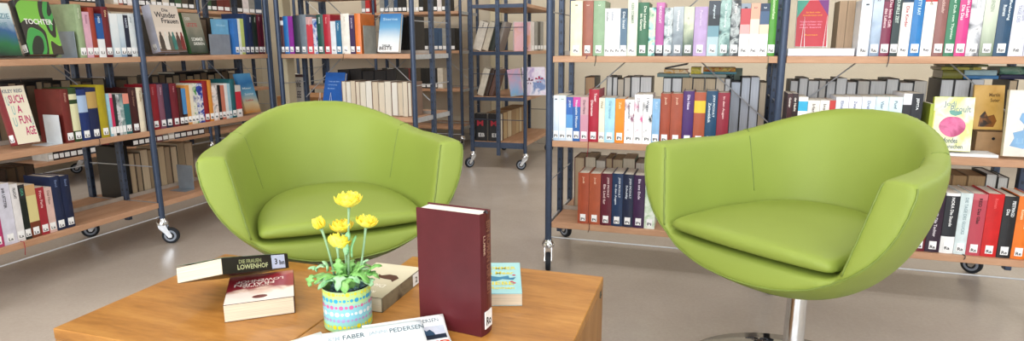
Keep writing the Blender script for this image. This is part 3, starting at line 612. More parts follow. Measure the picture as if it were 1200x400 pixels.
face_book(FR_2, Z1, 442.5, 467, 18, .04, ('m', ['F0F0F0', 'D8E4EC', '68A8D4', '2C78B8'], 6, .85), 'blue and white face-out book on the rack behind the left armchair', 13, .022, title=[('Sterne', .15, .82, .7, .07, 'A8CCE4'), ('THRILLER', .2, .14, .4, .05, '181818'), ('BESTE', .08, .05, .6, .09, '202028')])
face_book(FR_2, Z2, 377, 400, 88, .06, '1C58A8', 'blue back cover book resting on a wire stand above the left armchair', 16, .02, title=[('Text auf dem', .2, .75, .55, .03, 'A0C0E8'), ('Umschlag', .2, .66, .45, .03, 'A0C0E8'), ('Roman', .2, .57, .35, .03, 'A0C0E8')])
face_book(FR_2, Z2, 343, 356, 88, .25, ('b', [(0, 'D8D4D0'), (.92, '503838')]), 'small white book lettered ANNE behind the rack over the left armchair', 4, .015, hard=False, title=[('ANNE', .2, .62, .6, .2, '303038'), ('LEE', .3, .3, .5, .2, '606068')])
# right rack face-outs
RD = NT('cover_red', .4); g_ = RD.n('ShaderNodeSeparateXYZ'); RD.l(RD.coord('Generated', (1, 1, 1)), g_.inputs[0])
a1 = RD.n('ShaderNodeMath', operation='ADD'); RD.l(g_.outputs[1], a1.inputs[0]); RD.l(g_.outputs[2], a1.inputs[1])
a2 = RD.n('ShaderNodeMath', operation='SUBTRACT'); RD.l(g_.outputs[2], a2.inputs[0]); RD.l(g_.outputs[1], a2.inputs[1])
m1 = RD.n('ShaderNodeMath', operation='GREATER_THAN'); RD.l(a1.outputs[0], m1.inputs[0]); m1.inputs[1].default_value = 1.66
m2 = RD.n('ShaderNodeMath', operation='GREATER_THAN'); RD.l(a2.outputs[0], m2.inputs[0]); m2.inputs[1].default_value = .62
mixa = RD.n('ShaderNodeMix', data_type='RGBA'); RD.l(m1.outputs[0], mixa.inputs[0]); mixa.inputs[6].default_value = lin('B82838'); mixa.inputs[7].default_value = lin('702878')
mixb = RD.n('ShaderNodeMix', data_type='RGBA'); RD.l(m2.outputs[0], mixb.inputs[0]); RD.l(mixa.outputs[2], mixb.inputs[6]); mixb.inputs[7].default_value = lin('3C9480'); RD.base(mixb.outputs[2])
_r, w_, h_, d_ = face_book(FR_R, Z1+.028, 931, 968, 1, .06, None, 'red face-out book with green and violet corners on the right rack', 8, .012, art=RD.m, hard=False,
  title=[('Ein Buch voller', .3, .72, .45, .03, 'E8A030'), ('Geschichten und', .2, .66, .6, .03, 'E8A030'), ('Nachrichten von', .12, .52, .7, .035, 'E890A8'), ('allen Orten die', .12, .46, .68, .035, 'E890A8'), ('man kennt', .12, .40, .68, .035, 'E890A8'), ('Roman', .3, .24, .4, .03, 'E8A030')], backc='E8E4E8')
AP = mottle(['D0DC68', 'E8F0B0', 'F4F6E0', 'E0E890'], 9)
rt_, w_, h_, d_ = face_book(FR_R, Z2+.012, 1089, 1136.5, 116, .03, None, 'lime and white face-out book with a pink apple, right of the armchair', 6, .02, art=AP,
  title=[('Jodi', .25, .80, .3, .12, '8898A0'), ('Picoult', .42, .72, .5, .12, '8898A0'), ('Mondes', .28, .15, .38, .10, '607078'), ('wunschen', .3, .05, .5, .08, '607078')], backc='C8D040')
art = [c for c in rt_.children if c.name.startswith('cover_art')][0]
pts = [(math.cos(t)*(.30+.03*math.cos(2*t)), math.sin(t)*.20*(1-.12*max(0, math.sin(t))**8)) for t in [2*PI*k/36 for k in range(36)]]
MB().add([(w_+.0013, (.5+a)*d_, (.46+b)*h_) for a, b in pts], [tuple(range(36))]).build('printed_apple', mottle(['C84880', 'D870A0', 'B04070'], 12), art)
pts = [(-.12, .22), (.0, .19), (.16, .23), (.14, .29), (.02, .27), (-.06, .30), (-.16, .28)]
MB().add([(w_+.0015, (.55+a)*d_, (.46+b)*h_) for a, b in pts], [tuple(range(7))]).build('printed_leaf', mat('68A098', .5), art)
rt_, w_, h_, d_ = face_book(FR_R, Z2+.004, 1174, 1232, 108, .02, None, 'pale picture book with a blue face at the right edge of the photo', 5, .022, art=mottle(['C8C0B8', 'E4D8D0', 'F0E4DC', 'D8C8C8'], 7), backc='D8D0B0',
  title=[('SOMMER', .18, .74, .6, .10, 'F4ECE4'), ('LIEBE', .25, .2, .5, .08, '90B8D8')])
art = [c for c in rt_.children if c.name.startswith('cover_art')][0]
pts = [(.12, .16), (.4, .12), (.62, .2), (.66, .36), (.6, .5), (.5, .66), (.3, .66), (.26, .56), (.38, .48), (.36, .40), (.16, .36), (.2, .28)]
MB().add([(w_+.0010, a*d_, b*h_) for a, b in pts], [tuple(range(len(pts)))]).build('printed_face', mat('7CA8D0', .5), art)
row(FR_R, Z2, [(1083, 1087.5, 122, 'A4B438', 'thin lime', False), (1087.6, 1088.6, 130, 'D8DC70', 'slim yellow', False)], 'by the apple cover', 'thin lime books by the apple cover')
for nm, (a, b, v, z1) in {'display_riser': (1089, 1170, .025, .010)}.items():
    O = (FR_R['O'][0], FR_R['O'][1]+v); u0 = at_u(a, O, (1, 0), Z2); u1 = at_u(b, O, (1, 0), Z2)
    tag(MB().bbox(0, u1-u0, 0, .09, 0, z1, .001).build(nm, M_WHITE, loc=(O[0]+u0, O[1], Z2+.0006)), 'low white riser under the apple cover book', 'display riser')
O = (FR_R['O'][0], FR_R['O'][1]+.05); u0 = at_u(921, O, (1, 0), Z1); u1 = at_u(998, O, (1, 0), Z1)
tag(MB().bbox(0, u1-u0, -.03, .052, 0, .026, .0015).build('display_riser', mat('E4E2EC', .3), loc=(O[0]+u0, O[1]-.01, Z1+.0006)), 'translucent white riser under the red face-out book', 'display riser')
# wire easel prongs in front of the red book
pr = thing('wire_easel', 'thin white wire easel holding the red face-out book', 'book stand', (O[0]+at_u(931, O, (1, 0), Z1), O[1], Z1+.029))
for k, xx in enumerate((.010, .082)):
    MB().tube([(xx+.006, -.012, 0), (xx+.012, -.004, .11), (xx+.018, -.012, .0)], .0012, 6).build('prong', M_WHITE, pr)
O2 = (FR_2['O'][0], FR_2['O'][1]+.03); uu = at_u(376, O2, FR_2['e'], Z2)
pr = thing('wire_easel', 'white wire easel in front of the blue book above the left armchair', 'book stand', (O2[0]+uu, O2[1]-.02, Z2+.001))
for xx in (-.012, .058): MB().tube([(xx, -.012, 0), (xx+.018, .004, .12), (xx+.036, -.012, .0)], .0014, 6).build('prong', M_WHITE, pr)
# tan block and wooden box
u0 = at_u(978, (FR_R['O'][0], FR_R['O'][1]+.1), (1, 0), Z1); u1 = at_u(997, (FR_R['O'][0], FR_R['O'][1]+.1), (1, 0), Z1)
for k in range(2):
    wd = (u1-u0)/2
    r = thing('book', ['tan pages-out book beside the red face-out book, left one', 'tan pages-out book left of the icy blue hardcover'][k], 'book', (FR_R['O'][0]+u0+wd*(k+1), FR_R['O'][1]+.1+.1, Z1+.0005), PI, 'tan pages-out books')
    book_parts(r, wd*.97, .19, .10, mat('9A8468', .5), False, paper='B89E84')
bx = thing('wooden_box', 'small beech box with a finger hole below the yellow drawing book', 'box', (FR_R['O'][0]+at_u(1141, (FR_R['O'][0], FR_R['O'][1]+.13), (1, 0), Z2), FR_R['O'][1]+.125, Z2+.0005))
MB().bbox(0, .105, 0, .008, 0, .075, .001).bbox(0, .008, .008, .07, 0, .075, .001).bbox(.097, .105, .008, .07, 0, .075, .001).bbox(.008, .097, .062, .07, 0, .075, .001).bbox(.008, .097, .008, .062, 0, .006, .001).build('box_body', mat('B08C64', .5), bx)
MB().lathe([(0, -.0008), (.005, -.0008), (.005, .0002), (0, .0002)], 16, 'y', (.05, 0, .052)).build('finger_hole', M_INK, bx)
YD = mottle(['C89840', 'D8AC58', 'E0B868'], 10)
rt_, w_, h_, d_ = face_book(FR_R, Z2+.078, 1138, 1174, 102, .13, None, 'yellow face-out book with a brown drawing above the small wooden box', 10, .012, art=YD, hard=False, title=[('Martin', .5, .74, .35, .08, '705020'), ('Suter', .55, .62, .3, .08, '705020')], backc='C8A050')
art = [c for c in rt_.children if c.name.startswith('cover_art')][0]
pts = [(.2, .06), (.7, .06), (.8, .2), (.7, .34), (.5, .3), (.4, .42), (.25, .3)]
MB().add([(w_+.0010, a*d_, b*h_) for a, b in pts], [tuple(range(len(pts)))]).build('printed_drawing', mottle(['704018', '905820', '302010'], 30), art)
# lying books on top of the back rows
def lying(x, y, z, w, d, t, c, label, rz=0, tilt=0, hard=True, group=None, paper=PAPER):
    r = thing('book', label, 'book', (x, y, z), 0, group)
    # book lies on its side: local x up
    r.matrix_world = Matrix.Translation((x, y, z)) @ Matrix.Rotation(rz, 4, 'Z') @ Matrix.Rotation(tilt, 4, 'Y') @ Matrix(((0, 0, 1, 0), (0, 1, 0, 0), (-1, 0, 0, t), (0, 0, 0, 1)))
    book_parts(r, t, w, d, resolve(c), hard, paper=paper); return r
def lie_px(a, b, zt, v, t, c, label, fr=FR_R, base=Z2, tilt=0, d=.12, **k):
    O = (fr['O'][0]+fr['n'][0]*v, fr['O'][1]+fr['n'][1]*v); u0 = at_u(a, O, fr['e'], zt); u1 = at_u(b, O, fr['e'], zt)
    return lying(O[0]+fr['e'][0]*u0, O[1]+fr['e'][1]*u0, zt+.0006, abs(u1-u0), d, t, c, label, fr['a'], tilt, **k)
zt = Z2+.2465
lie_px(770, 808, zt, .235, .014, '6C8888', 'teal grey book lying flat over the violet hardcover, right rack')
lie_px(809, 851, zt, .235, .013, '98A098', 'greenish grey book lying flat behind the wine red hardcover')
lie_px(778, 806, zt+.0148, .24, .016, ('m', ['E0D0A0', 'D89838', 'F0E4C0', 'B04830'], 40), 'cream floral book lying on the teal grey book')
lie_px(809.5, 821.5, zt+.0138, .24, .026, ('m', ['C8B838', 'E0D060', '688030'], 40), 'yellow thick book lying right of the cream floral book')
lie_px(824, 863, zt+.0138, .24, .009, '2C7888', 'thin petrol book lying under the autumn coloured book', hard=False)
lie_px(824, 862, zt+.0236, .24, .016, ('m', ['C89830', 'A84020', 'D8C060', '603020'], 40), 'autumn coloured book lying on the thin petrol book')
lie_px(779, 806, zt+.0318, .25, .005, '2C2834', 'thin dark book tilted on the cream floral book', tilt=-.20, hard=False)
rt_, w_, h_, d_ = face_book(FR_R, Z2+.001, 834, 865, 80, .375, None, 'grey green cover standing behind the lying books, right rack', 0, .012, art=bands([(0, '1C4878'), (.6, '1C4878'), (.66, '78907C')]), hard=False, title=[('Gold', .3, .82, .4, .1, '303840')], backc='7C948C')
zt = Z2+.2515
lie_px(1104, 1128, zt, .235, .030, '7C7C38', 'olive book lying flat above the apple cover, right rack')
lie_px(1129, 1170, zt, .235, .012, '3878B0', 'mid blue book lying above the yellow drawing book')
lie_px(1130, 1168, zt+.0128, .235, .018, 'A8C8D4', 'pale blue book lying on the mid blue book')
lie_px(1103, 1150, zt+.0315, .24, .010, ('b', [(0, 'A8A840'), (.3, '606820'), (.4, 'B4B048'), (.7, '606820'), (.8, 'B0A840')]), 'yellow green patterned book lying on the pale blue book', hard=False)
O = (FR_R['O'][0], FR_R['O'][1]+.235)
back_row(FR_R, Z2, [1170, 1181], DP/2+.012, 'behind the blue face book, right rack', 'pages-out books behind the blue face book', ['C8B498'], .25)
lie_px(1172, 1214, zt, .235, .016, '24284C', 'navy book lying above the blue face book at the right edge')
lie_px(1171, 1214, zt+.0168, .235, .026, ('m', ['2C5048', '5C8C7C', '88A898', '386050'], 22), 'green teal thick book lying on the navy book at the right edge')
lie_px(1107, 1158, zt+.0425, .25, .008, ('m', ['2C3C28', '586040', '788850'], 30), 'dark green thin book lying on top of the yellow green one', hard=False)
# left rack books lying flat
lie_px(0, 24, Z2+.2385, .235, .012, '1A1A1C', 'black book lying on the back row behind SUCH A FUN AGE', fr=FR_L)
lie_px(26, 62, Z2+.2385, .235, .012, '201C1C', 'black book lying behind the maroon leather hardcover, left rack', fr=FR_L)
lie_px(205, 240, Z2+.2385, .235, .009, '18181A', 'black book lying behind the cherry hardcover, left rack', fr=FR_L)
lie_px(244, 282, Z2+.2385, .235, .012, ('m', ['201C1C', '605850', '302C2C'], 40), 'dark patterned book lying behind the ochre hardcover, left rack', fr=FR_L)
# bookends
bookend(FR_L, Z2, 73.5, .085, .115, .012, M_WHITEEND, 'white metal bookend against the maroon leather hardcover, left rack')
bookend(FR_L, Z1, 91, .085, .105, .012, M_GREYEND, 'grey metal bookend against the sage hardcover, left rack')
bookend(FR_L, Z1, 165.8, .12, .19, .02, mat('4A4E54', .4), 'dark grey bookend right of the slim white book, left rack', side=1)
bookend(FR_2, Z1, 427, .12, .15, .012, mat('A8A8A0', .4), 'pale grey bookend right of the vivid orange book', side=1)
bookend(FR_L, Z3, 228, .10, .125, .05, M_GREYEND, 'grey metal bookend on the bottom shelf beside the left armchair')
O = (FR_L['O'][0]-.010+.01, FR_L['O'][1]); u = at_u(251, FR_L['O'], FR_L['e'], Z1)
u1_ = at_u(275, FR_L['O'], FR_L['e'], Z1)
tag(MB().bbox(-.001, .001, 0, u1_-u, 0, .105, .0004).bbox(.001, .02, 0, u1_-u, 0, .0016, .0003).build('bookend', M_GREYEND, loc=(FR_L['O'][0]-.022, FR_L['O'][1]+u, Z1+.0006)), 'grey metal bookend in front of the sky blue book, left rack', 'bookend')
# books on the other racks
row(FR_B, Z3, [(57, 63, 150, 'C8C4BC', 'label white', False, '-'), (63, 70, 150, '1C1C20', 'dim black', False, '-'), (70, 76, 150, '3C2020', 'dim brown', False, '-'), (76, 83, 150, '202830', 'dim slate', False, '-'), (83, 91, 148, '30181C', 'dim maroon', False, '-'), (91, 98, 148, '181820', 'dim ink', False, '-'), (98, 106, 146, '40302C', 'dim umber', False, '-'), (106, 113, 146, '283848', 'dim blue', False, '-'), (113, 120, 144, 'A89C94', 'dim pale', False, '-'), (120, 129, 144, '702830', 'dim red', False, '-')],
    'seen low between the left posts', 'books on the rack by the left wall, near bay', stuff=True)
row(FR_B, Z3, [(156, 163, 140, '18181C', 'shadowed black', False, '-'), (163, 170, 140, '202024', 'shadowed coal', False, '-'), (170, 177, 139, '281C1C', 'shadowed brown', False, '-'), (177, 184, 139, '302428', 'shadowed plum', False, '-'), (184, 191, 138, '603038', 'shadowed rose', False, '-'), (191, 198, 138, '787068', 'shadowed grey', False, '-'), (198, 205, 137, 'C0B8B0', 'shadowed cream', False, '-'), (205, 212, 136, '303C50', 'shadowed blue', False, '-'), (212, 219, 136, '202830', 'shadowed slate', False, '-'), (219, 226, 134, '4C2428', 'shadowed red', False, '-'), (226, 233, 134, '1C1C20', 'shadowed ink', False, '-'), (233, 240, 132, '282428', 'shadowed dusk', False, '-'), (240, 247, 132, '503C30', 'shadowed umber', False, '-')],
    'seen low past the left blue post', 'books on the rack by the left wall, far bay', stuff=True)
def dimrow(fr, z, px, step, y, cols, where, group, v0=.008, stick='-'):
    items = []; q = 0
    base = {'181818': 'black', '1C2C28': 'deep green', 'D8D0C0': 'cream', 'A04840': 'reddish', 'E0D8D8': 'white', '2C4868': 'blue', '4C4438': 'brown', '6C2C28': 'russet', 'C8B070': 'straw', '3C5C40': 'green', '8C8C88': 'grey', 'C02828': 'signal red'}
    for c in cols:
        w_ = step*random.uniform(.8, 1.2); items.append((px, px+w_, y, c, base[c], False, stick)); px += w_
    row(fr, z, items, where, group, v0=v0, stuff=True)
for z_ in (): pass
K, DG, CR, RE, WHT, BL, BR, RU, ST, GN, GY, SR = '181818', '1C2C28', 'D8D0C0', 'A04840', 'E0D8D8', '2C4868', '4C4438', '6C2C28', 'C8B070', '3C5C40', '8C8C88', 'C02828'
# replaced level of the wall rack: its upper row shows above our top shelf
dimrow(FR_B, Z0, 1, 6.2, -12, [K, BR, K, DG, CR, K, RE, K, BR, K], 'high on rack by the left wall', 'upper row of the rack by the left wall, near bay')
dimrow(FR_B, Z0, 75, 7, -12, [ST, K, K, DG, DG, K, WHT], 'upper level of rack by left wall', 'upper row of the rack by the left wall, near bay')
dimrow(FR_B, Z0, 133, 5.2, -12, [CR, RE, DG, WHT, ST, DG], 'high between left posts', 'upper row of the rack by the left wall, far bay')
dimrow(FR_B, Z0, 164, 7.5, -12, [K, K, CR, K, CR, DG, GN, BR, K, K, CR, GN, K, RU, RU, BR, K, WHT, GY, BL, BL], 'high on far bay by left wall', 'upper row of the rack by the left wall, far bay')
# rack 4 (back wall)
dimrow(FR_4, Z0, 424, 5.2, -8, [GY, SR, SR, K, GY, BL, GY, BL, K, K, CR, CR, CR, K], 'highest shelf at back wall', 'books on the highest shelf by the back wall')
dimrow(FR_4, Z0, 503, 4.5, -6, [CR, K, WHT, BR, K], 'right end of highest shelf at back wall', 'books on the highest shelf by the back wall')
dimrow(FR_4, Z1, 487, 5.0, 33, [K, K, K, K, BL, BL, GY, K, K], 'eye level shelf at back wall', 'books at eye level by the back wall')
dimrow(FR_4, Z2, 425, 7.0, 80, [K, K, CR, K, GY, K, K, RU, K, BR, K, K, K, CR], 'waist level shelf at back wall', 'books at waist level by the back wall')
# rack 3: books facing the aisle (front row) and leaning books seen through its end
dimrow(FR_3, Z1, 622.5, 3.6, 25.5, [WHT, GY, K, GY, CR, WHT, CR], 'eye level of end-on rack', 'books at eye level of the end-on rack')
dimrow(FR_3, Z2, 637, 4.0, 80, [WHT, CR, K], 'waist level of end-on rack', 'books at waist level of the end-on rack')
def end_book(x0, z, wd, h, t, lean, c, label, y=4.40, title=(), hard=True, backc=None):
    """book near the end of the end-on rack, its cover turned to the viewer, leaning sideways"""
    r = thing('book', label, 'book')
    r.matrix_world = Matrix.Translation((x0, y+t, z+.001)) @ Matrix.Rotation(lean, 4, 'Y') @ Matrix(((0, 1, 0, 0), (-1, 0, 0, 0), (0, 0, 1, 0), (0, 0, 0, 1)))
    book_parts(r, t, h, wd, resolve(backc or c), hard)
    ar = MB().box(t+.0002, t+.0008, .001, wd-.0005, .001, h-.001).build('cover_art', resolve(c), r)
    for (s, a, b, cc, e_, col) in title: text('cover_title', s, mat(col, .5), ar, (t+.0012, a*wd, b*h), (0, 1, 0), (0, 0, 1), cc*wd, e_*h)
    return r
def lean_book(x0, z, w, h, d, lean, c, label, hard=True, title=None, tc='E8E8E8', y=4.40):
    r = thing('book', label, 'book'); r.matrix_world = Matrix.Translation((x0, y, z+.001+w*math.sin(lean))) @ Matrix.Rotation(lean, 4, 'Y')
    book_parts(r, w, h, d, resolve(c), hard, title=title, tcol=tc, tspan=(.05, .95)); return r
x_ = -1.70
for k, (w_, c, nm, tt) in enumerate(((.068, 'D8D0C4', 'cream book lettered BOBBY leaning on the end-on rack, eye level', 'BOBBY'), (.045, 'CFC6B4', 'cream book leaning second on the end-on rack, eye level', None), (.04, '28302C', 'black book leaning third on the end-on rack, eye level', None), (.03, '9C948C', 'grey book leaning last on the end-on rack, eye level', None))):
    lean_book(x_, Z1, w_, .215, .15, .30, c, nm, title=tt, tc='181818'); x_ += w_*1.06+.004
end_book(-1.372, Z1, .125, .205, .02, 0, ('m', ['E8B0B8', 'F0C0C8', 'E8A890'], 8), 'pink cover book facing out on the end-on rack, eye level', hard=False, title=[('Rosa', .55, .08, .3, .05, '303030')])
x_ = -1.67
for k, (w_, c, nm) in enumerate(((.05, 'D8D0C0', 'cream book leaning first on the end-on rack, waist level'), (.03, '403028', 'brown book leaning second on the end-on rack, waist level'), (.032, '6C5048', 'umber book leaning third on the end-on rack, waist level'))):
    lean_book(x_, Z2, w_, .21, .15, .30, c, nm); x_ += w_*1.06+.004
end_book(-1.40, Z2, .10, .20, .02, -.15, ('m', ['E4C850', '88B8E0', 'D8A8C0', 'F0E0E8'], 9, .3), 'yellow and blue cover book leaning at waist level of the end-on rack', hard=False)
u0 = at_u(626, FR_3['O'], FR_3['e'], Z2)
FR_3b = frame(-1.27, 4.47, 30)
face_book(FR_3b, Z2, 613, 640, 80, .0, ('m', ['9C88C0', 'D8C8E0', 'E4E0EC', '7088B8'], 9), 'lilac face-out book with dark flowers on the end-on rack', 12, .015, hard=False, title=[('*', .12, .35, .35, .28, '602848'), ('*', .55, .40, .36, .28, 'A02050')])
for k, px in enumerate((-1.685, -1.575)):
    end_book(px, Z3, .10, .21, .05, 0, '141418', ['black book with red emblem on the lowest shelf of the end-on rack', 'second black book with red emblem, nearer the middle post of the end-on rack'][k], y=4.38,
      title=[('M', .2, .55, .5, .2, 'C03040'), ('EB', .3, .15, .5, .14, 'E0E0E0')])
back_row(FR_3, Z3, [590, 595, 600, 604.5, 608.5, 612, 615.5, 618.5], .21, 'on the lowest shelf of the end-on rack', 'pages-out books low on the end-on rack', ['C8B088', 'D8C8A8', 'B89C78'], .21, cover='A08060', depth=.14)

so_ = SF_MB.build('distant_books', SF_M[0]); so_.data.materials.clear()
for m_ in SF_M: so_.data.materials.append(m_)
so_.data.polygons.foreach_set('material_index', SF_I)
tag(so_, 'small far-off and half-hidden books in the rear rows and on the racks along the walls', 'books', kind='stuff')

# ------------------------------------------------------------------ armchairs
def sd_grad(f, h):
    gx, gy, gz = np.gradient(f, h); g = np.sqrt(gx*gx+gy*gy+gz*gz)+1e-6; return f/np.clip(g, .3, 1e9)
def smax(a, b, k): return .5*(a+b+np.sqrt((a-b)**2+k*k))
def outer_f(x, y, z):
    yy = y-.12*np.clip(z-.45, 0, 1)*np.clip((y+.1)/.3, 0, 1)
    t_ = np.clip(-y, 0, .36); c = .413*(1-.646*t_-1.04*t_*t_)
    A = .341; q = (np.abs(x)/A)**2.2+(np.clip(yy+.24, 0, 9)/.535)**2.0+(np.clip(.67-z, 0, 9)/c)**2.05
    return (q**(1/2.2)-1)*.33
def inner_f(x, y, z):
    yy = y-.12*np.clip(z-.45, 0, 1)*np.clip((y+.1)/.3, 0, 1)
    A = .223+.20*np.clip(z-.45, -.1, .3)
    q = (np.abs(x)/A)**2.4+(np.clip(yy+.22, 0, 9)/(.398+.24*np.clip(z-.45, -.1, .3)))**2.4
    return (q**(1/2.4)-1)*.26
def rim(y):
    t = np.clip(y/.28, 0, 1.1); return .664+.070*t**1.6
def surfnet(f, org, h):
    ins = f < 0; nx, ny, nz = f.shape
    cnt = np.zeros((nx-1, ny-1, nz-1)); acc = np.zeros((nx-1, ny-1, nz-1, 3))
    corners = [(i, j, k) for i in (0, 1) for j in (0, 1) for k in (0, 1)]
    sl = lambda c: tuple(slice(c[a], c[a]+(nx, ny, nz)[a]-1) for a in range(3))
    for a in corners:
        for ax in range(3):
            if a[ax]: continue
            b = list(a); b[ax] = 1; fa, fb = f[sl(a)], f[sl(b)]; cr = (fa < 0) != (fb < 0)
            t = np.where(cr, fa/np.where(cr, fa-fb, 1), 0)
            for d in range(3): acc[..., d] += np.where(cr, a[d]+(t if d == ax else 0), 0)
            cnt += cr
    act = cnt > 0; idx = -np.ones(act.shape, int); idx[act] = np.arange(act.sum())
    ii = np.argwhere(act); vs = (ii+acc[act]/cnt[act][:, None])*h+np.array(org)
    fs = []
    for ax in range(3):
        o1, o2 = [(1, 2), (2, 0), (0, 1)][ax]
        s0 = [slice(None)]*3; s1 = [slice(None)]*3; s0[ax] = slice(0, -1); s1[ax] = slice(1, None)
        A, B = ins[tuple(s0)], ins[tuple(s1)]; e = np.argwhere(A != B)
        e = e[(e[:, o1] > 0) & (e[:, o2] > 0) & (e[:, o1] < f.shape[o1]-1) & (e[:, o2] < f.shape[o2]-1)]
        q = []
        for (d1, d2) in ((1, 1), (0, 1), (0, 0), (1, 0)):
            p = e.copy(); p[:, o1] -= d1; p[:, o2] -= d2; q.append(idx[p[:, 0], p[:, 1], p[:, 2]])
        q = np.stack(q, 1); fl = A[e[:, 0], e[:, 1], e[:, 2]]; q[~fl] = q[~fl][:, ::-1]; fs.append(q)
    return vs, np.concatenate(fs)
def mesh_from(vs, fs, name, m_, parent):
    me = bpy.data.meshes.new(name); me.from_pydata(vs.tolist(), [], fs.tolist()); me.validate(); me.update()
    me.polygons.foreach_set('use_smooth', [True]*len(me.polygons)); me.materials.append(m_)
    o = bpy.data.objects.new(name, me); COL.objects.link(o); o.parent = parent; return o
def front_plane(x, y, z): return (-.238-.20*(.67-z)-y)*.98
def shell_sdf(x, y, z, h=None):
    o = outer_f(x, y, z); i = inner_f(x, y, z)
    if h: o, i = sd_grad(o, h), sd_grad(i, h)
    i = smax(i, .437-z, .02)
    s = smax(o, z-rim(y), .015); s = smax(s, front_plane(x, y, z), .007); s = smax(s, -i, .014); return s
def cush_sdf(x, y, z, h=None):
    i = inner_f(x, y, np.full_like(z, .45)); 
    if h: i = sd_grad(i, h)
    yc = (y+.03)/.3; top = .484+.014*np.clip(1-(x/.23)**2, 0, 1)*np.clip(1-yc**2*.6, 0, 1)
    s = smax(i+.001, z-top, .022); s = smax(s, .443-z, .010); s = smax(s, (-.300+.35*x*x-y), .018); return s
def armchair(label):
    r = thing('armchair', label, 'armchair', group='lime green swivel tub armchairs')
    h = .0065; xs = np.arange(-.38, .381, h); ys = np.arange(-.36, .361, h); zs = np.arange(.24, .79, h)
    X, Y, Z = np.meshgrid(xs, ys, zs, indexing='ij')
    s = mesh_from(*surfnet(shell_sdf(X, Y, Z, h), (xs[0], ys[0], zs[0]), h), 'shell', M_LEATHER, r)
    zs = np.arange(.41, .53, h); X, Y, Z = np.meshgrid(xs, ys, zs, indexing='ij')
    c = mesh_from(*surfnet(cush_sdf(X, Y, Z, h), (xs[0], ys[0], zs[0]), h), 'seat_cushion', M_LEATHER, r)
    sm = s.modifiers.new('smooth', 'SMOOTH'); sm.iterations = 3; sm.factor = .5
    sm = c.modifiers.new('smooth', 'SMOOTH'); sm.iterations = 3; sm.factor = .5
    from mathutils.bvhtree import BVHTree
    bv = BVHTree.FromPolygons([tuple(v.co) for v in s.data.vertices], [tuple(p.vertices) for p in s.data.polygons])
    def snap(pts, lift=.0004):
        out = []
        for p in pts:
            co, n, _, _ = bv.find_nearest(Vector(p)); out.append(co+n*lift)
        return out
    # outer welt along the front edge, left arm top -> under the seat -> right arm top
    op = []; ip = []
    for k in range(61):
        a = -PI*.5+PI*(k/60-.5)*1.0; a = PI+PI*k/60
        cz = .67-.31*abs(math.sin(a))**.95; cx = .332*math.copysign(abs(math.cos(a))**.9, math.cos(a))
        z = cz; y = -.238-.20*(.67-z); op.append((cx*1.0, y, z-.004))
    op = [(-.332, -.236, .655)]+op+[(.332, -.236, .655)]
    def relax(f, p):
        p = np.array(p, float)
        for _ in range(14):
            e = 1e-4; v = float(f(*[np.array(q) for q in p])); g = np.array([(float(f(*[np.array(q) for q in (p+d*e)]))-v)/e for d in np.eye(3)])
            p = p-g*v/max(g@g, 1e-6)
            p[1] = -.238-.20*(.67-p[2])
        return p
    op = [relax(outer_f, p) for p in op]
    op = [p for p in op if p[2] < .662]
    MB().tube(snap([Vector(p)+Vector((0, .004, 0)) for p in op]), .0022, 6).build('piping', M_SEAM, s, True)
    for sx in (-1, 1):
        pts = []
        for k in range(24):
            z = .655-.20*k/23; A = .223+.20*(z-.45); pts.append((sx*(A+.004), -.238-.20*(.67-z)+.002, z))
        MB().tube(snap(pts), .0022, 6).build('piping', M_SEAM, s, True)
        pts = [(sx*.216, .07, .672-.2*k/20) for k in range(21)]
        pts = [(sx*.213, .075, .67-.2*k/20) for k in range(21)]
        MB().tube(snap(pts, .0), .0014, 5).build('back_seam', M_SEAM, s, True)
        pts = [(sx*(.215+.11*k/12), .07+.004*k, .75) for k in range(13)]
        MB().tube(snap(pts, .0), .0014, 5).build('back_seam', M_SEAM, s, True)
    # front lower edge of the lip
    auto(MB().lathe([(0, .012), (.0262, .012), (.0262, .20), (.025, .205), (.025, .31), (0, .31)], 32).build('column', M_CHROME, r))
    auto(MB().lathe([(0, .001), (.30, .001), (.302, .003), (.302, .007), (.298, .010), (.20, .013), (.06, .016), (.036, .020), (.034, .028), (0, .028)], 72).build('base_disc', M_MIRROR, r))
    MB().tube([(-.03, -.02, .296), (-.07, -.08, .298), (-.085, -.11, .302)], [.004, .004, .006], 8).build('height_lever', M_TYRE, r, True)
    MB().bbox(-.04, .04, -.04, .04, .283, .31, .004).build('mounting_plate', M_TYRE, r)
    return r
ch = armchair('lime green leather tub armchair on the right, on a round chrome base')
ch.location = (.259, 1.693, 0); ch.rotation_euler = (0, 0, -.633)
c2 = copy_tree(ch); c2.location = (-1.055, 1.545, 0); c2.rotation_euler = (0, 0, .711)
c2['label'] = 'lime green leather tub armchair on the left, behind the vase of yellow flowers'

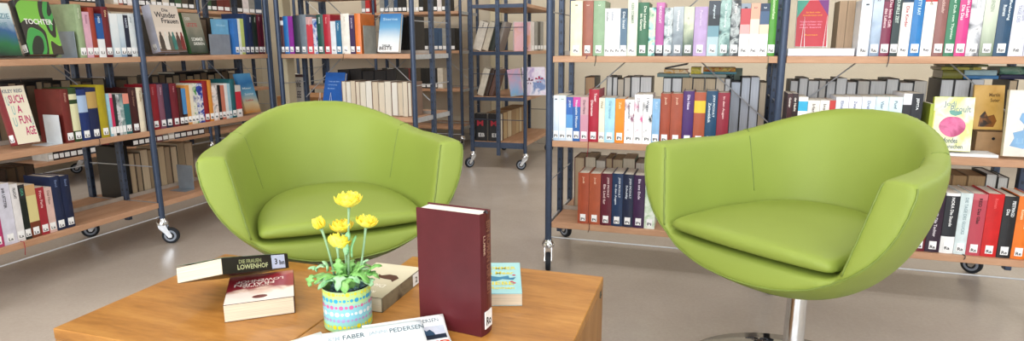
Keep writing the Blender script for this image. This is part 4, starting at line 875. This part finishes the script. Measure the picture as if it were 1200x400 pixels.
# ------------------------------------------------------------------ tables
TZ = .40
def cube_table(x0, x1, y0, y1, label, hw=False):
    t = thing('cube_table', label, 'table', (x0, y0, 0), 0, 'oak cube tables')
    w, d = x1-x0, y1-y0; e = .022
    MB().bbox(0, w, 0, d, TZ-e, TZ, .0015).build('top_panel', M_OAK, t)
    MB().bbox(.0005, e, .0005, d-.0005, .001, TZ-e-.0003, .001).build('side_panel', M_OAKV, t)
    MB().bbox(w-e, w-.0005, .0005, d-.0005, .001, TZ-e-.0003, .001).build('side_panel', M_OAKV, t)
    MB().bbox(e+.0003, w-e-.0003, .0005, e, .001, TZ-e-.0003, .001).build('side_panel', M_OAKV, t)
    MB().bbox(e+.0003, w-e-.0003, d-e, d-.0005, .001, TZ-e-.0003, .001).build('side_panel', M_OAKV, t)
    if hw:
        p = MB().lathe([(0, .0018), (.007, .0018), (.0085, .0008), (.0085, -.001), (0, -.001)], 18, 'x', (w, d-.035, TZ-.03)).build('metal_fitting', mat('6C6860', .35, .8), t)
        MB().lathe([(0, .0004), (.003, .0004), (.003, -.001), (0, -.001)], 12, 'x', (w+.0018, d-.035, TZ-.03)).build('screw_hole', M_INK, p)
    return t
cube_table(-1.154, -.6875, .766, 1.208, 'oak cube table at the left, under the two stacked Lowenhof paperbacks')
cube_table(-.6855, -.203, .860, 1.330, 'oak cube table at the right, under the standing burgundy book', True)

# burgundy standing book
a = Vector((-.496, .984)); b = Vector((-.362, .967)); e = (b-a).normalized(); wd = (b-a).length
r = thing('book', 'large burgundy hardcover standing upright on the oak table', 'book')
# spine at the right as seen: local y (spine -> fore-edge) points to -e, local x towards the camera
nx = Vector((e.y, -e.x))
r.matrix_world = Matrix.Translation((b.x-nx.x*.042, b.y-nx.y*.042, TZ+.0005)) @ Matrix(((nx.x, -e.x, 0, 0), (nx.y, -e.y, 0, 0), (0, 0, 1, 0), (0, 0, 0, 1)))
# x->nx (towards the viewer), y->-e : (nx, -e) is left handed, so mirror the build
r.matrix_world = Matrix.Translation((b.x, b.y, TZ+.0005)) @ Matrix(((-nx.x, -e.x, 0, 0), (-nx.y, -e.y, 0, 0), (0, 0, 1, 0), (0, 0, 0, 1)))
BG = NT('burgundy_cloth', .36, 0, .3); v_ = BG.coord(); BG.base(BG.ramp(BG.noise(v_, 12, 4), [(.3, '501A20'), (.7, '5C2228')])); BG.bump(BG.noise(v_, 700, 2), .15, .0006)
book_parts(r, .042, .230, wd, BG.m, True, paper='F4F0E8', title=None)
text('spine_title', 'LUBBE', mat('C8A890', .4), r, (.004, -.0006, .19), (0, 0, -1), (1, 0, 0), .036, .007)
text('spine_title', 'EIN ROMAN DER ZEIT', mat('8A5C4C', .4), r, (.016, -.0006, .215), (0, 0, -1), (1, 0, 0), .14, .016)
s = MB().box(.008, .034, -.0006, .001, .012, .045).build('spine_sticker', M_STICK, r); text('sticker_text', 'Ro', M_INK, s, (.012, -.001, .018), (1, 0, 0), (0, 0, 1), .018, .016)
MB().tube([(.02, .006, .229), (.02, .002, .233), (.02, -.001, .228)], .0022, 6).build('head_band', mat('2A2024', .6), r)

def flat_book(label, P, ang, w, d, t, cov, art=None, z=TZ, hard=False, paper='EADCC4', pitch=0, roll=0, spine=True):
    """lying book; P = spine-foot corner; local x = up (thickness), y = spine->fore-edge, z = foot->head"""
    r = thing('book', label, 'book')
    M = Matrix.Translation((P[0], P[1], z+.0005)) @ Matrix.Rotation(ang, 4, 'Z') @ Matrix.Rotation(pitch, 4, 'Y') @ Matrix.Rotation(roll, 4, 'X')
    # local book x -> world z, local z -> world +y (head direction), local y -> world +x ; columns
    r.matrix_world = M @ Matrix(((0, 1, 0, 0), (0, 0, 1, 0), (1, 0, 0, 0), (0, 0, 0, 1)))
    book_parts(r, t, w, d, resolve(cov), hard, paper=paper)
    ar = None
    if art: ar = MB().box(t+.0002, t+.0007, .0008, d-.0005, .0008, w-.0008).build('cover_art', art, r)
    return r, ar
# lower Lowenhof paperback: spine at the right; head towards the back
LW = NT('cover_lowenhof', .3); g = LW.n('ShaderNodeSeparateXYZ'); LW.l(LW.coord('Generated'), g.inputs[0])
nz = LW.noise(LW.coord('Object', (10, 10, 10)), 2.0, 3, .8); ma = LW.n('ShaderNodeMath', operation='MULTIPLY_ADD'); LW.l(nz, ma.inputs[0]); ma.inputs[1].default_value = .55; LW.l(g.outputs[2], ma.inputs[2])
LW.base(LW.ramp(ma.outputs[0], [(.22, 'C89080'), (.40, '9C3038'), (.80, '8C2430'), (.92, 'E4C8B8'), (1.0, 'ECE0D8')]))
p1 = Vector((-.756, .958)); p0 = Vector((-.858, .880)); wd = (p1-p0).length; an = math.atan2(p1.y-p0.y, p1.x-p0.x)
# local y must run from spine (right) to fore-edge (left): build turned by 180 deg, foot at the far end
hd = Vector((-math.sin(an), math.cos(an)))
L = .155
sp = p1+hd*L
r, ar = flat_book('thick paperback with a red and cream cover lying under the black spined book', sp, an+PI, L, wd, .035, '3A1C20', LW.m)
for s_, a_, b_, w_, h_ in (('FRAUEN', .3, .42, .6, .13), ('LOWENHOF', .16, .28, .72, .12), ('CORINA', .38, .56, .4, .06)):
    text('cover_title', s_, mat('F0DCD4', .4), ar, (.0362, a_*wd, b_*L*.8), (0, 1, 0), (0, 0, 1), w_*wd, h_*L*.8)
el = [(math.cos(t)*.014, math.sin(t)*.008) for t in [2*PI*k/20 for k in range(20)]]
MB().add([(.0363, wd*.5+a_, L*.86+b_) for a_, b_ in el], [tuple(range(20))]).build('printed_badge', mat('6C3430', .4), ar)
# upper paperback: its near corner rests on the lower one, its fore-edge side slopes down to the table
Xr = Vector((.059, .962, -.265)).normalized(); Yr = Vector((-.963, -.015, -.266)); Yr = (Yr-Xr*Yr.dot(Xr)).normalized(); Zr = Xr.cross(Yr)
Cn = Vector((-.879, .910, .4850)); ln, dw, tt = .187, .119, .032
r = thing('book', 'thick paperback with a black spine lettered LOWENHOF tilted on the red and cream one', 'book')
Og = Cn+Xr*ln
M = Matrix((Zr, Yr, -Xr)).transposed().to_4x4(); M.translation = Og; r.matrix_world = M
book_parts(r, tt, ln, dw, mat('1C1A16', .3), False, paper='EADCC4')
text('spine_title', 'DIE FRAUEN', mat('A8B080', .4), r, (.018, -.0009, .145), (0, 0, -1), (1, 0, 0), .062, .008)
text('spine_title', 'LOWENHOF', mat('C8D0A0', .4), r, (.006, -.0009, .150), (0, 0, -1), (1, 0, 0), .085, .010)
sk = MB().box(.0015, .0305, -.0008, .0004, .012, .052).build('spine_sticker', mat('C8D4F0', .4), r)
text('sticker_text', '3', M_INK, sk, (.010, -.0011, .044), (0, 0, -1), (1, 0, 0), .008, .013)
text('sticker_text', 'Bom', M_INK, sk, (.009, -.0011, .030), (0, 0, -1), (1, 0, 0), .016, .010)
GL = mottle(['1C241C', '4C6C44', '8CA08C', '20301C'], 10, .15)
vs = []; fs = []
for i in range(9):
    for j in range(5):
        y = dw*1.02*i/8; z = ln*j/4; vs.append((tt+.0012+.004*(i/8)**2*(1-.3*j/4), y, z))
for i in range(8):
    for j in range(4): fs.append((i*5+j, (i+1)*5+j, (i+1)*5+j+1, i*5+j+1))
o = MB().add(vs, fs).build('cover_flap', GL, r, True); so = o.modifiers.new('thick', 'SOLIDIFY'); so.thickness = .0006
# sepia picture paperback behind the vase
SP = mottle(['D8CCB0', 'E4DCC4', 'B8B098', '706858'], 5, .3, grad=.25)
r, ar = flat_book('sepia picture paperback lying between the flower tin and the burgundy book', (-.590, 1.188), PI, .18, .115, .030, ('m', ['3C362C', '7C7460', '5C5444'], 14), SP)
pts = [(.018, .075), (.030, .062), (.048, .060), (.062, .070), (.072, .064), (.064, .082), (.048, .086), (.030, .088), (.022, .098)]
MB().add([(.0310, a_, b_) for a_, b_ in pts], [tuple(range(len(pts)))]).build('printed_hair', mat('4C2018', .4), ar)
text('cover_title', 'Die Rose', mat('F0ECE0', .4), ar, (.0311, .025, .115), (0, 1, 0), (0, 0, 1), .07, .016)
text('cover_title', 'Roman', mat('F0ECE0', .4), ar, (.0311, .03, .150), (0, 1, 0), (0, 0, 1), .035, .010)
sk = MB().box(.002, .028, -.0008, .0004, .012, .045).build('spine_sticker', M_STICK, r)
text('sticker_text', '2', M_INK, sk, (.008, -.0011, .036), (0, 0, -1), (1, 0, 0), .010, .013)
# light blue paperback
LB = mottle(['90CCD8', 'A8DCE0', '98D4DC'], 6, .35)
ca, sa = math.cos(.32), math.sin(.32); nr = Vector((-.335, 1.122))
r, ar = flat_book('light blue paperback with yellow lettering lying behind the burgundy book', nr-Vector((ca, sa))*.115, .32, .18, .115, .026, 'A0D0DC', LB)
for s_, a_, b_, w_, h_ in (('SOMMER', .035, .135, .07, .018), ('am Meer', .03, .105, .07, .018), ('LIEBE', .04, .045, .06, .018), ('Roman', .05, .022, .05, .014)):
    text('cover_title', s_, mat('E8DC50', .4), ar, (.0271, a_, b_), (0, 1, 0), (0, 0, 1), w_, h_)
pts = [(.022, .07), (.06, .066), (.075, .078), (.098, .072), (.104, .088), (.09, .084), (.088, .098), (.07, .090), (.05, .096), (.04, .084), (.024, .084)]
MB().add([(.0270, a_, b_) for a_, b_ in pts], [tuple(range(len(pts)))]).build('printed_fish', mat('2880A8', .4), ar)
for a_, b_ in ((.10, .10), (.095, .062), (.10, .055)):
    MB().add([(.0272, a_+.004*math.cos(t), b_+.004*math.sin(t)) for t in [k*PI/4 for k in range(8)]], [tuple(range(8))]).build('printed_blossom', mat('D04060', .4), ar)

# leaflets in the foreground
class Sheet:
    def __init__(s, TL, TR, h, zb, lift, label, base, curl=.045, right=0):
        s.TL = Vector((*TL, 0)); TRv = Vector((*TR, 0)); s.w = (TRv-s.TL).length; s.ex = (TRv-s.TL).normalized(); s.ey = Vector((s.ex.y, -s.ex.x, 0)); s.h = h; s.zb = zb; s.lift = lift; s.curl = curl; s.right = right
        n, m_ = 14, 24; vs = [s.p(i/n*s.w, j/m_*h) for j in range(m_+1) for i in range(n+1)]
        fs = [(j*(n+1)+i, j*(n+1)+i+1, (j+1)*(n+1)+i+1, (j+1)*(n+1)+i) for j in range(m_) for i in range(n)]
        s.r = thing('leaflet', label, 'leaflet', (0, 0, 0), 0)
        s.o = MB().add(vs, fs).build('paper', base, s.r, True); so = s.o.modifiers.new('thick', 'SOLIDIFY'); so.thickness = .0018; so.offset = -1 if s.o.data.polygons[0].normal.z > 0 else 1
    def p(s, a, b, e=0):
        z = s.zb+s.lift*math.exp(-(b/s.curl)**1.3)+s.right*(a/s.w)**3*math.exp(-b/.08)+e
        q = s.TL+s.ex*a+s.ey*b; return Vector((q.x, q.y, z))
    def txt(s, t, a, b, w, h, m_):
        me, tw, th = text_mesh(t, m_); me = me.copy()
        for v in me.vertices: v.co = s.p(a+v.co.x/tw*w, b-v.co.y/th*h, .0006)
        o = bpy.data.objects.new('printed_title', me); COL.objects.link(o); o.parent = s.o
    def patch(s, a0, a1, b0, b1, m_, name='printed_picture', e=.0004, shape=None):
        n = 8
        if shape is None:
            vs = [s.p(a0+(a1-a0)*i/n, b0+(b1-b0)*j/n, e) for j in range(n+1) for i in range(n+1)]
            fs = [(j*(n+1)+i, j*(n+1)+i+1, (j+1)*(n+1)+i+1, (j+1)*(n+1)+i) for j in range(n) for i in range(n)]
        else:
            vs = [s.p(a, b, e) for a, b in shape]; fs = [tuple(range(len(vs)))]
        o = MB().add(vs, fs).build(name, m_, s.o)
PAP = mat('F4F7FA', .3, 0, .5, .02, 6)
PAPB = mottle(['DCEAF4', 'EEF6FA', 'F6FAFC'], 5, .3)
GI = mat('64747E', .5); GL2 = mat('A4B4C0', .5); DI = mat('4C5860', .5)
s1 = Sheet((-.735, .700), (-.6293, .8607), .2, .409, .015, 'white leaflet at the far left of the papers on the oak table', PAP)
s1.txt('PEDERSEN', .072, .018, .062, .011, DI); s1.patch(.02, .13, .028, .10, mottle(['C8D8D8', '88A8A0', '607870'], 20, .3))
s2 = Sheet((-.563, .8883), (-.445, .9762), .2, .4075, .0245, 'leaflet with a ship picture and orange letters, right of the papers on the oak table', PAP, .028)
s2.txt('FABER', .020, .013, .032, .0065, GI); s2.txt('JANNI', .058, .013, .026, .006, GL2); s2.txt('PEDERSEN', .088, .013, .048, .0065, GI)
s2.patch(.075, .143, .020, .046, mottle(['C8CCE0', 'D8D8E8', 'B8C0D0'], 12, .3))
s2.patch(.075, .143, .040, .052, mat('1C2C3C', .3), e=.0006)
s2.patch(0, 0, 0, 0, mat('2C4C68', .3), e=.0008, shape=[(.098, .041), (.101, .031), (.106, .026), (.110, .030), (.116, .027), (.122, .034), (.124, .041)])
s2.txt('FEUER', .045, .078, .105, .020, mat('D85430', .35))
s3 = Sheet((-.6054, .830), (-.4683, .9311), .2, .4180, .020, 'pale blue leaflet lettered FABER on top of the papers on the oak table', PAPB, .05)
s3.txt('KIM', .010, .024, .018, .0105, GL2); s3.txt('FABER', .033, .024, .037, .011, GI); s3.txt('JANNI', .076, .024, .032, .0105, GL2); s3.txt('PEDERSEN', .112, .024, .060, .011, GI)
s3.patch(0, 0, 0, 0, mottle(['7090A0', 'A8C0CC'], 30, .3), e=.0006, shape=[(.085, .060), (.092, .048), (.098, .043), (.104, .050), (.112, .060)])

# ------------------------------------------------------------------ flowers in a dotted tin
PX, PY, PR, PH = -.629, .948, .0445, .081
pl = thing('potted_flowers', 'yellow artificial flowers in a pastel dotted tin on the oak table', 'flowers', (PX, PY, TZ+.0005), 0)
TN = NT('pastel_tin', .3, 0, .5); g = TN.n('ShaderNodeSeparateXYZ'); TN.l(TN.coord('Generated'), g.inputs[0])
nz = TN.noise(TN.coord('Object', (14, 14, 14)), 1.2, 2); ma = TN.n('ShaderNodeMath', operation='MULTIPLY_ADD'); TN.l(nz, ma.inputs[0]); ma.inputs[1].default_value = .5; TN.l(g.outputs[2], ma.inputs[2])
TN.base(TN.ramp(ma.outputs[0], [(.25, 'A8D888'), (.42, '98D8C0'), (.65, '88CCE0'), (.85, '90D0D8'), (1.0, 'B8DC90')]))
tin = auto(MB().lathe([(0, .001), (PR-.001, .001), (PR, .002), (PR, PH-.001), (PR-.0002, PH), (PR-.0022, PH), (PR-.0022, .01), (0, .01)], 56).build('tin', TN.m, pl))
MB().lathe([(PR-.0005, PH-.0012), (PR+.0008, PH-.0004), (PR+.0008, PH+.0008), (PR-.0012, PH+.0014), (PR-.0026, PH+.0004)], 56).build('rim', mat('2C3438', .25, .8), tin, True)
random.seed(3)
for z, c, big in ((.075, 'E4E040', 3.6), (.063, '38A8D4', 3.8), (.050, 'E070A8', 3.8), (.037, 'E8F4F8', 4.2), (.0245, 'B0A0D0', 3.2), (.0115, 'E8E428', 3.8)):
    mb = MB(); a = 0
    while a < 2*PI-.1:
        rr = random.choice([1.6, 2.2, 3.0, big, big*1.1])/1000
        cx = a+rr/PR
        ring = [(( PR+.0004)*math.cos(cx+rr*math.cos(t)/PR), (PR+.0004)*math.sin(cx+rr*math.cos(t)/PR), z+rr*math.sin(t)) for t in [2*PI*k/12 for k in range(12)]]
        mb.add(ring, [tuple(range(12))]); a += 2*rr/PR+.045
    mb.build('printed_dots', mat(c, .35), tin)
mb = MB()
random.seed(5)
for k in range(60):
    a = random.uniform(0, 2*PI); q = random.uniform(0, PR-.006); p = (q*math.cos(a), q*math.sin(a))
    mb.lathe([(0, PH-.018), (.006, PH-.016), (.005, PH-.011), (0, PH-.009)], 6, c=(p[0], p[1], random.uniform(-.004, .004)))
mb.build('filler', mat('7898A8', .5), pl)
M_STEM = mat('8FB58C', .5); M_LEAF = mottle(['5E9C48', '7CB860', '94C878'], 30, .5); M_LEAF2 = mottle(['6CA870', '98C898', 'A8D4A4'], 30, .5)
M_PET = mottle(['F2D030', 'F8E048', 'FCEC70'], 40, .6); M_PET.node_tree.nodes['Principled BSDF'].inputs['Subsurface Weight'].default_value = .3; M_PET.node_tree.nodes['Principled BSDF'].inputs['Subsurface Scale'].default_value = .004; M_PET2 = mottle(['E89C08', 'F0B818'], 40, .5)
depth0 = (Vector((PX, PY, .5))-CAM).dot(FW)
def at_px(x, y, dd=0):
    d = FW+RT*((x-CX)/F)+UP*((CY-y)/F); return CAM+d*(depth0+dd)
def petal(mb, c, az, el, ln, wd, cup, up):
    """one cupped petal growing from c"""
    n, m_ = 4, 5; vs = []
    out = Vector((math.cos(az), math.sin(az), 0)); side = Vector((-math.sin(az), math.cos(az), 0)); zz = Vector((0, 0, 1))
    for i in range(n+1):
        t = i/n
        for j in range(m_+1):
            s_ = j/m_*2-1; w_ = wd*math.sin(PI*min(1, .16+.62*t))**.7*(1-.12*t*t)
            a_ = el+cup*t; p = c+(out*math.cos(a_)+zz*math.sin(a_))*ln*t+side*w_*s_*.5
            p += (-out*math.sin(el)+zz*math.cos(el))*(s_*s_)*wd*.18+Vector((0, 0, .0012*math.sin(9*s_+az*3)*t)); vs.append(up @ (p-c)+c)
    fs = [(i*(m_+1)+j, i*(m_+1)+j+1, (i+1)*(m_+1)+j+1, (i+1)*(m_+1)+j) for i in range(n) for j in range(m_)]
    mb.add(vs, fs)
def flower(base, top, R, name, tilt=(0, 0), bud=False):
    st_ = []; b = Vector(base); t = Vector(top)-Vector((0, 0, R*.35))
    mid = (b+t)/2+Vector((random.uniform(-.006, .006), random.uniform(-.006, .006), 0))
    for k in range(9):
        u = k/8; st_.append(b*(1-u)**2+mid*2*u*(1-u)+t*u*u)
    s_ = MB().tube(st_, [.0022]*8+[.003], 8).build('stem', M_STEM, pl, True)
    mb = MB(); c = Vector(top)-Vector((0, 0, R*.35)); up = Euler((tilt[0], tilt[1], 0)).to_matrix()
    if bud: rings = [(5, .9, .55, R*1.3, R*1.1), (5, 1.25, .4, R*1.3, R), (4, 1.4, .3, R*1.25, R*.8)]
    else: rings = [(8, .05, .5, R*1.02, R*.95), (8, .25, .7, R*.95, R*.9), (7, .5, .9, R*.8, R*.8), (6, .8, 1.0, R*.62, R*.6), (5, 1.1, 1.0, R*.5, R*.45), (4, 1.35, .8, R*.42, R*.3)]
    for q, (n, el, cup, ln_, wd_) in enumerate(rings):
        for k in range(n): petal(mb, c+Vector((0, 0, R*.04*q)), 2*PI*(k+.5*(q % 2))/n+random.uniform(-.12, .12), el, ln_*random.uniform(.94, 1.04), wd_*1.5, cup, up)
    f = mb.build('flower_head', M_PET, pl, True); so = f.modifiers.new('thick', 'SOLIDIFY'); so.thickness = .0007
    cal = MB()
    for k in range(5): petal(cal, c-Vector((0, 0, .003)), 2*PI*k/5, .35 if not bud else 1.0, R*(.55 if not bud else .95), R*(.42 if not bud else .7), .3, up)
    cal.build('sepals', M_STEM, f, True)
W0 = Vector((PX, PY, TZ+.0005))
for (x, y, w_, dd, tl, bx_, bud) in ((408.5, 237, 34, 0, (0, 0), (0, .006), False), (376.5, 265, 17, -.005, (.1, -.35), (-.02, -.004), True), (401, 268, 30, .018, (-.1, -.1), (-.004, .012), False), (428.5, 262, 27, .004, (-.1, .2), (.02, .002), False), (395, 286, 29, -.022, (-.75, -.15), (-.008, -.012), False)):
    # stem and head are placed in the tin's own space
    P = at_px(x, y, dd)-W0; flower((bx_[0], bx_[1], .062), P, w_*depth0/F/2*(1.0 if not bud else 1.15), 'f', tl, bud)
def leaf(p0, p1, wd, lobes, m_, bend=.012):
    """lobed leaf from p0 to p1"""
    a = Vector(p0); b = Vector(p1); ax = (b-a); ln_ = ax.length; ax.normalize(); sd_ = ax.cross(Vector((0, 0, 1)))
    sd_ = sd_.normalized() if sd_.length > .2 else Vector((1, 0, 0)); nn = sd_.cross(ax)
    n = 14; vs = []; fs = []
    for i in range(n+1):
        t = i/n; w_ = wd*math.sin(PI*min(1, t*.96+.04))**.8*(1+.38*math.sin(lobes*2*PI*t))*.5
        c = a+ax*ln_*t+nn*bend*math.sin(PI*t)-Vector((0, 0, bend*t*t))
        vs += [c-sd_*w_-nn*.002, c-sd_*w_*.5+nn*.0012, c-nn*.0008, c+sd_*w_*.5+nn*.0012, c+sd_*w_-nn*.002]
    for i in range(n):
        for j in range(4): fs.append((i*5+j, i*5+j+1, i*5+j+6, i*5+j+5))
    o = MB().add(vs, fs).build('leaf', m_, pl, True); so = o.modifiers.new('thick', 'SOLIDIFY'); so.thickness = .0005
random.seed(12)
for k in range(26):
    a = 2*PI*k/26+random.uniform(-.15, .15); q = random.uniform(.006, .03); el = random.choice([.15, .35, .6, .9]); ln_ = random.uniform(.032, .052)
    p0 = Vector((q*math.cos(a), q*math.sin(a), PH-.004+random.uniform(0, .022)))
    p1 = p0+Vector((math.cos(a)*math.cos(el), math.sin(a)*math.cos(el), math.sin(el)))*ln_
    leaf(p0, p1, random.uniform(.016, .026), 2.5, M_LEAF if k % 3 else M_LEAF2)
for (x0, y0, x1, y1, w_) in ((372, 318, 361, 312, .016), (366, 322, 362, 334, .018), (432, 318, 447, 309, .020), (430, 322, 443, 321, .022), (426, 312, 432, 302, .016), (384, 318, 378, 304, .014), (405, 300, 408, 268, .014), (412, 302, 417, 274, .014), (398, 322, 396, 300, .02), (436, 326, 434, 334, .014), (370, 316, 381, 310, .016), (418, 322, 428, 308, .02)):
    leaf(at_px(x0, y0, -.012)-W0, at_px(x1, y1, -.018)-W0, w_, 1.5 if w_ < .015 else 2.5, M_LEAF2 if w_ < .017 else M_LEAF, .004)

# ------------------------------------------------------------------ ribbons hanging from books
def ribbon(key, c, ln_, dx=.3):
    for o in COL.objects:
        if o.type == 'EMPTY' and o.get('label', '').startswith(key):
            w_ = max(v.co.x for ch_ in o.children if ch_.name.startswith('cover') for v in ch_.data.vertices)*dx
            MB().tube([(w_, .002, .0016), (w_+.001, -.008, .0016), (w_+.002, -.0165, .0005), (w_+.002, -.0175, -ln_*.5), (w_-.002, -.018, -ln_)], [.0014]*5, 6).build('bookmark_ribbon', mat(c, .6), o, True); return
ribbon('sage green', '2C3C34', .038); ribbon('grass green', '8C8468', .045, .1); ribbon('maroon hardcover', '2C3440', .036, .85); ribbon('tall crimson', '8C1C30', .060, .05); ribbon('rusty red', '6C4038', .02); ribbon('terracotta', '5C3830', .03, .1)
ribbon('pale white', 'A03038', .05, .2); ribbon('tall ivory', '605848', .035); ribbon('pale ice', '303038', .012, .8); ribbon('tan label navy', '3C2C28', .03)
ribbon('brick brown', '6C3860', .010, .5)

# ------------------------------------------------------------------ light
sc = bpy.context.scene
wd_ = bpy.data.worlds.new('daylight'); sc.world = wd_; wd_.use_nodes = True
bg = wd_.node_tree.nodes['Background']; bg.inputs[0].default_value = (.86, .93, 1, 1); bg.inputs[1].default_value = 1.0
def area(name, loc, rot, sx, sy, power, col=(1, 1, 1)):
    l = bpy.data.lights.new(name, 'AREA'); l.shape = 'RECTANGLE'; l.size = sx; l.size_y = sy; l.energy = power; l.color = col
    o = bpy.data.objects.new(name, l); COL.objects.link(o); o.location = loc; o.rotation_euler = rot; return o
EM = bpy.data.materials.new('lamp_diffuser'); EM.use_nodes = True; b_ = EM.node_tree.nodes['Principled BSDF']; b_.inputs['Emission Color'].default_value = (1, .98, .95, 1); b_.inputs['Emission Strength'].default_value = 3
for k, (x, y) in enumerate(((-2.6, .8), (-.2, .8), (2.0, .8), (-3.3, 3.9), (-1.0, 3.9), (1.4, 3.9), (-2.6, -1.6), (-.2, -1.6))):
    t = thing('ceiling_lamp', 'white rectangular lamp panel fixed to the ceiling', 'lamp', (x, y, ZC-.001), 0, 'ceiling lamps')
    MB().bbox(-.62, .62, -.16, .16, -.05, 0, .004).build('housing', M_WHITE, t)
    MB().bbox(-.6, .6, -.14, .14, -.054, -.0505, .001).build('diffuser', EM, t)
    area('lamp_light', (x, y, ZC-.062), (0, 0, 0), 1.2, .28, 15, (1, .97, .93))
area('window_daylight', (-.6, YF+.05, 1.7), (PI/2, 0, 0), 7, 1.8, 235, (.94, .97, 1))
area('window_daylight', (XR-.05, 1.2, 1.8), (0, PI/2, 0), 1.6, 7.5, 32, (.92, .96, 1))
sc.view_settings.view_transform = 'Standard'; sc.view_settings.look = 'None'; sc.view_settings.gamma = 1; sc.view_settings.use_curve_mapping = False
sc.view_settings.exposure = -0.05
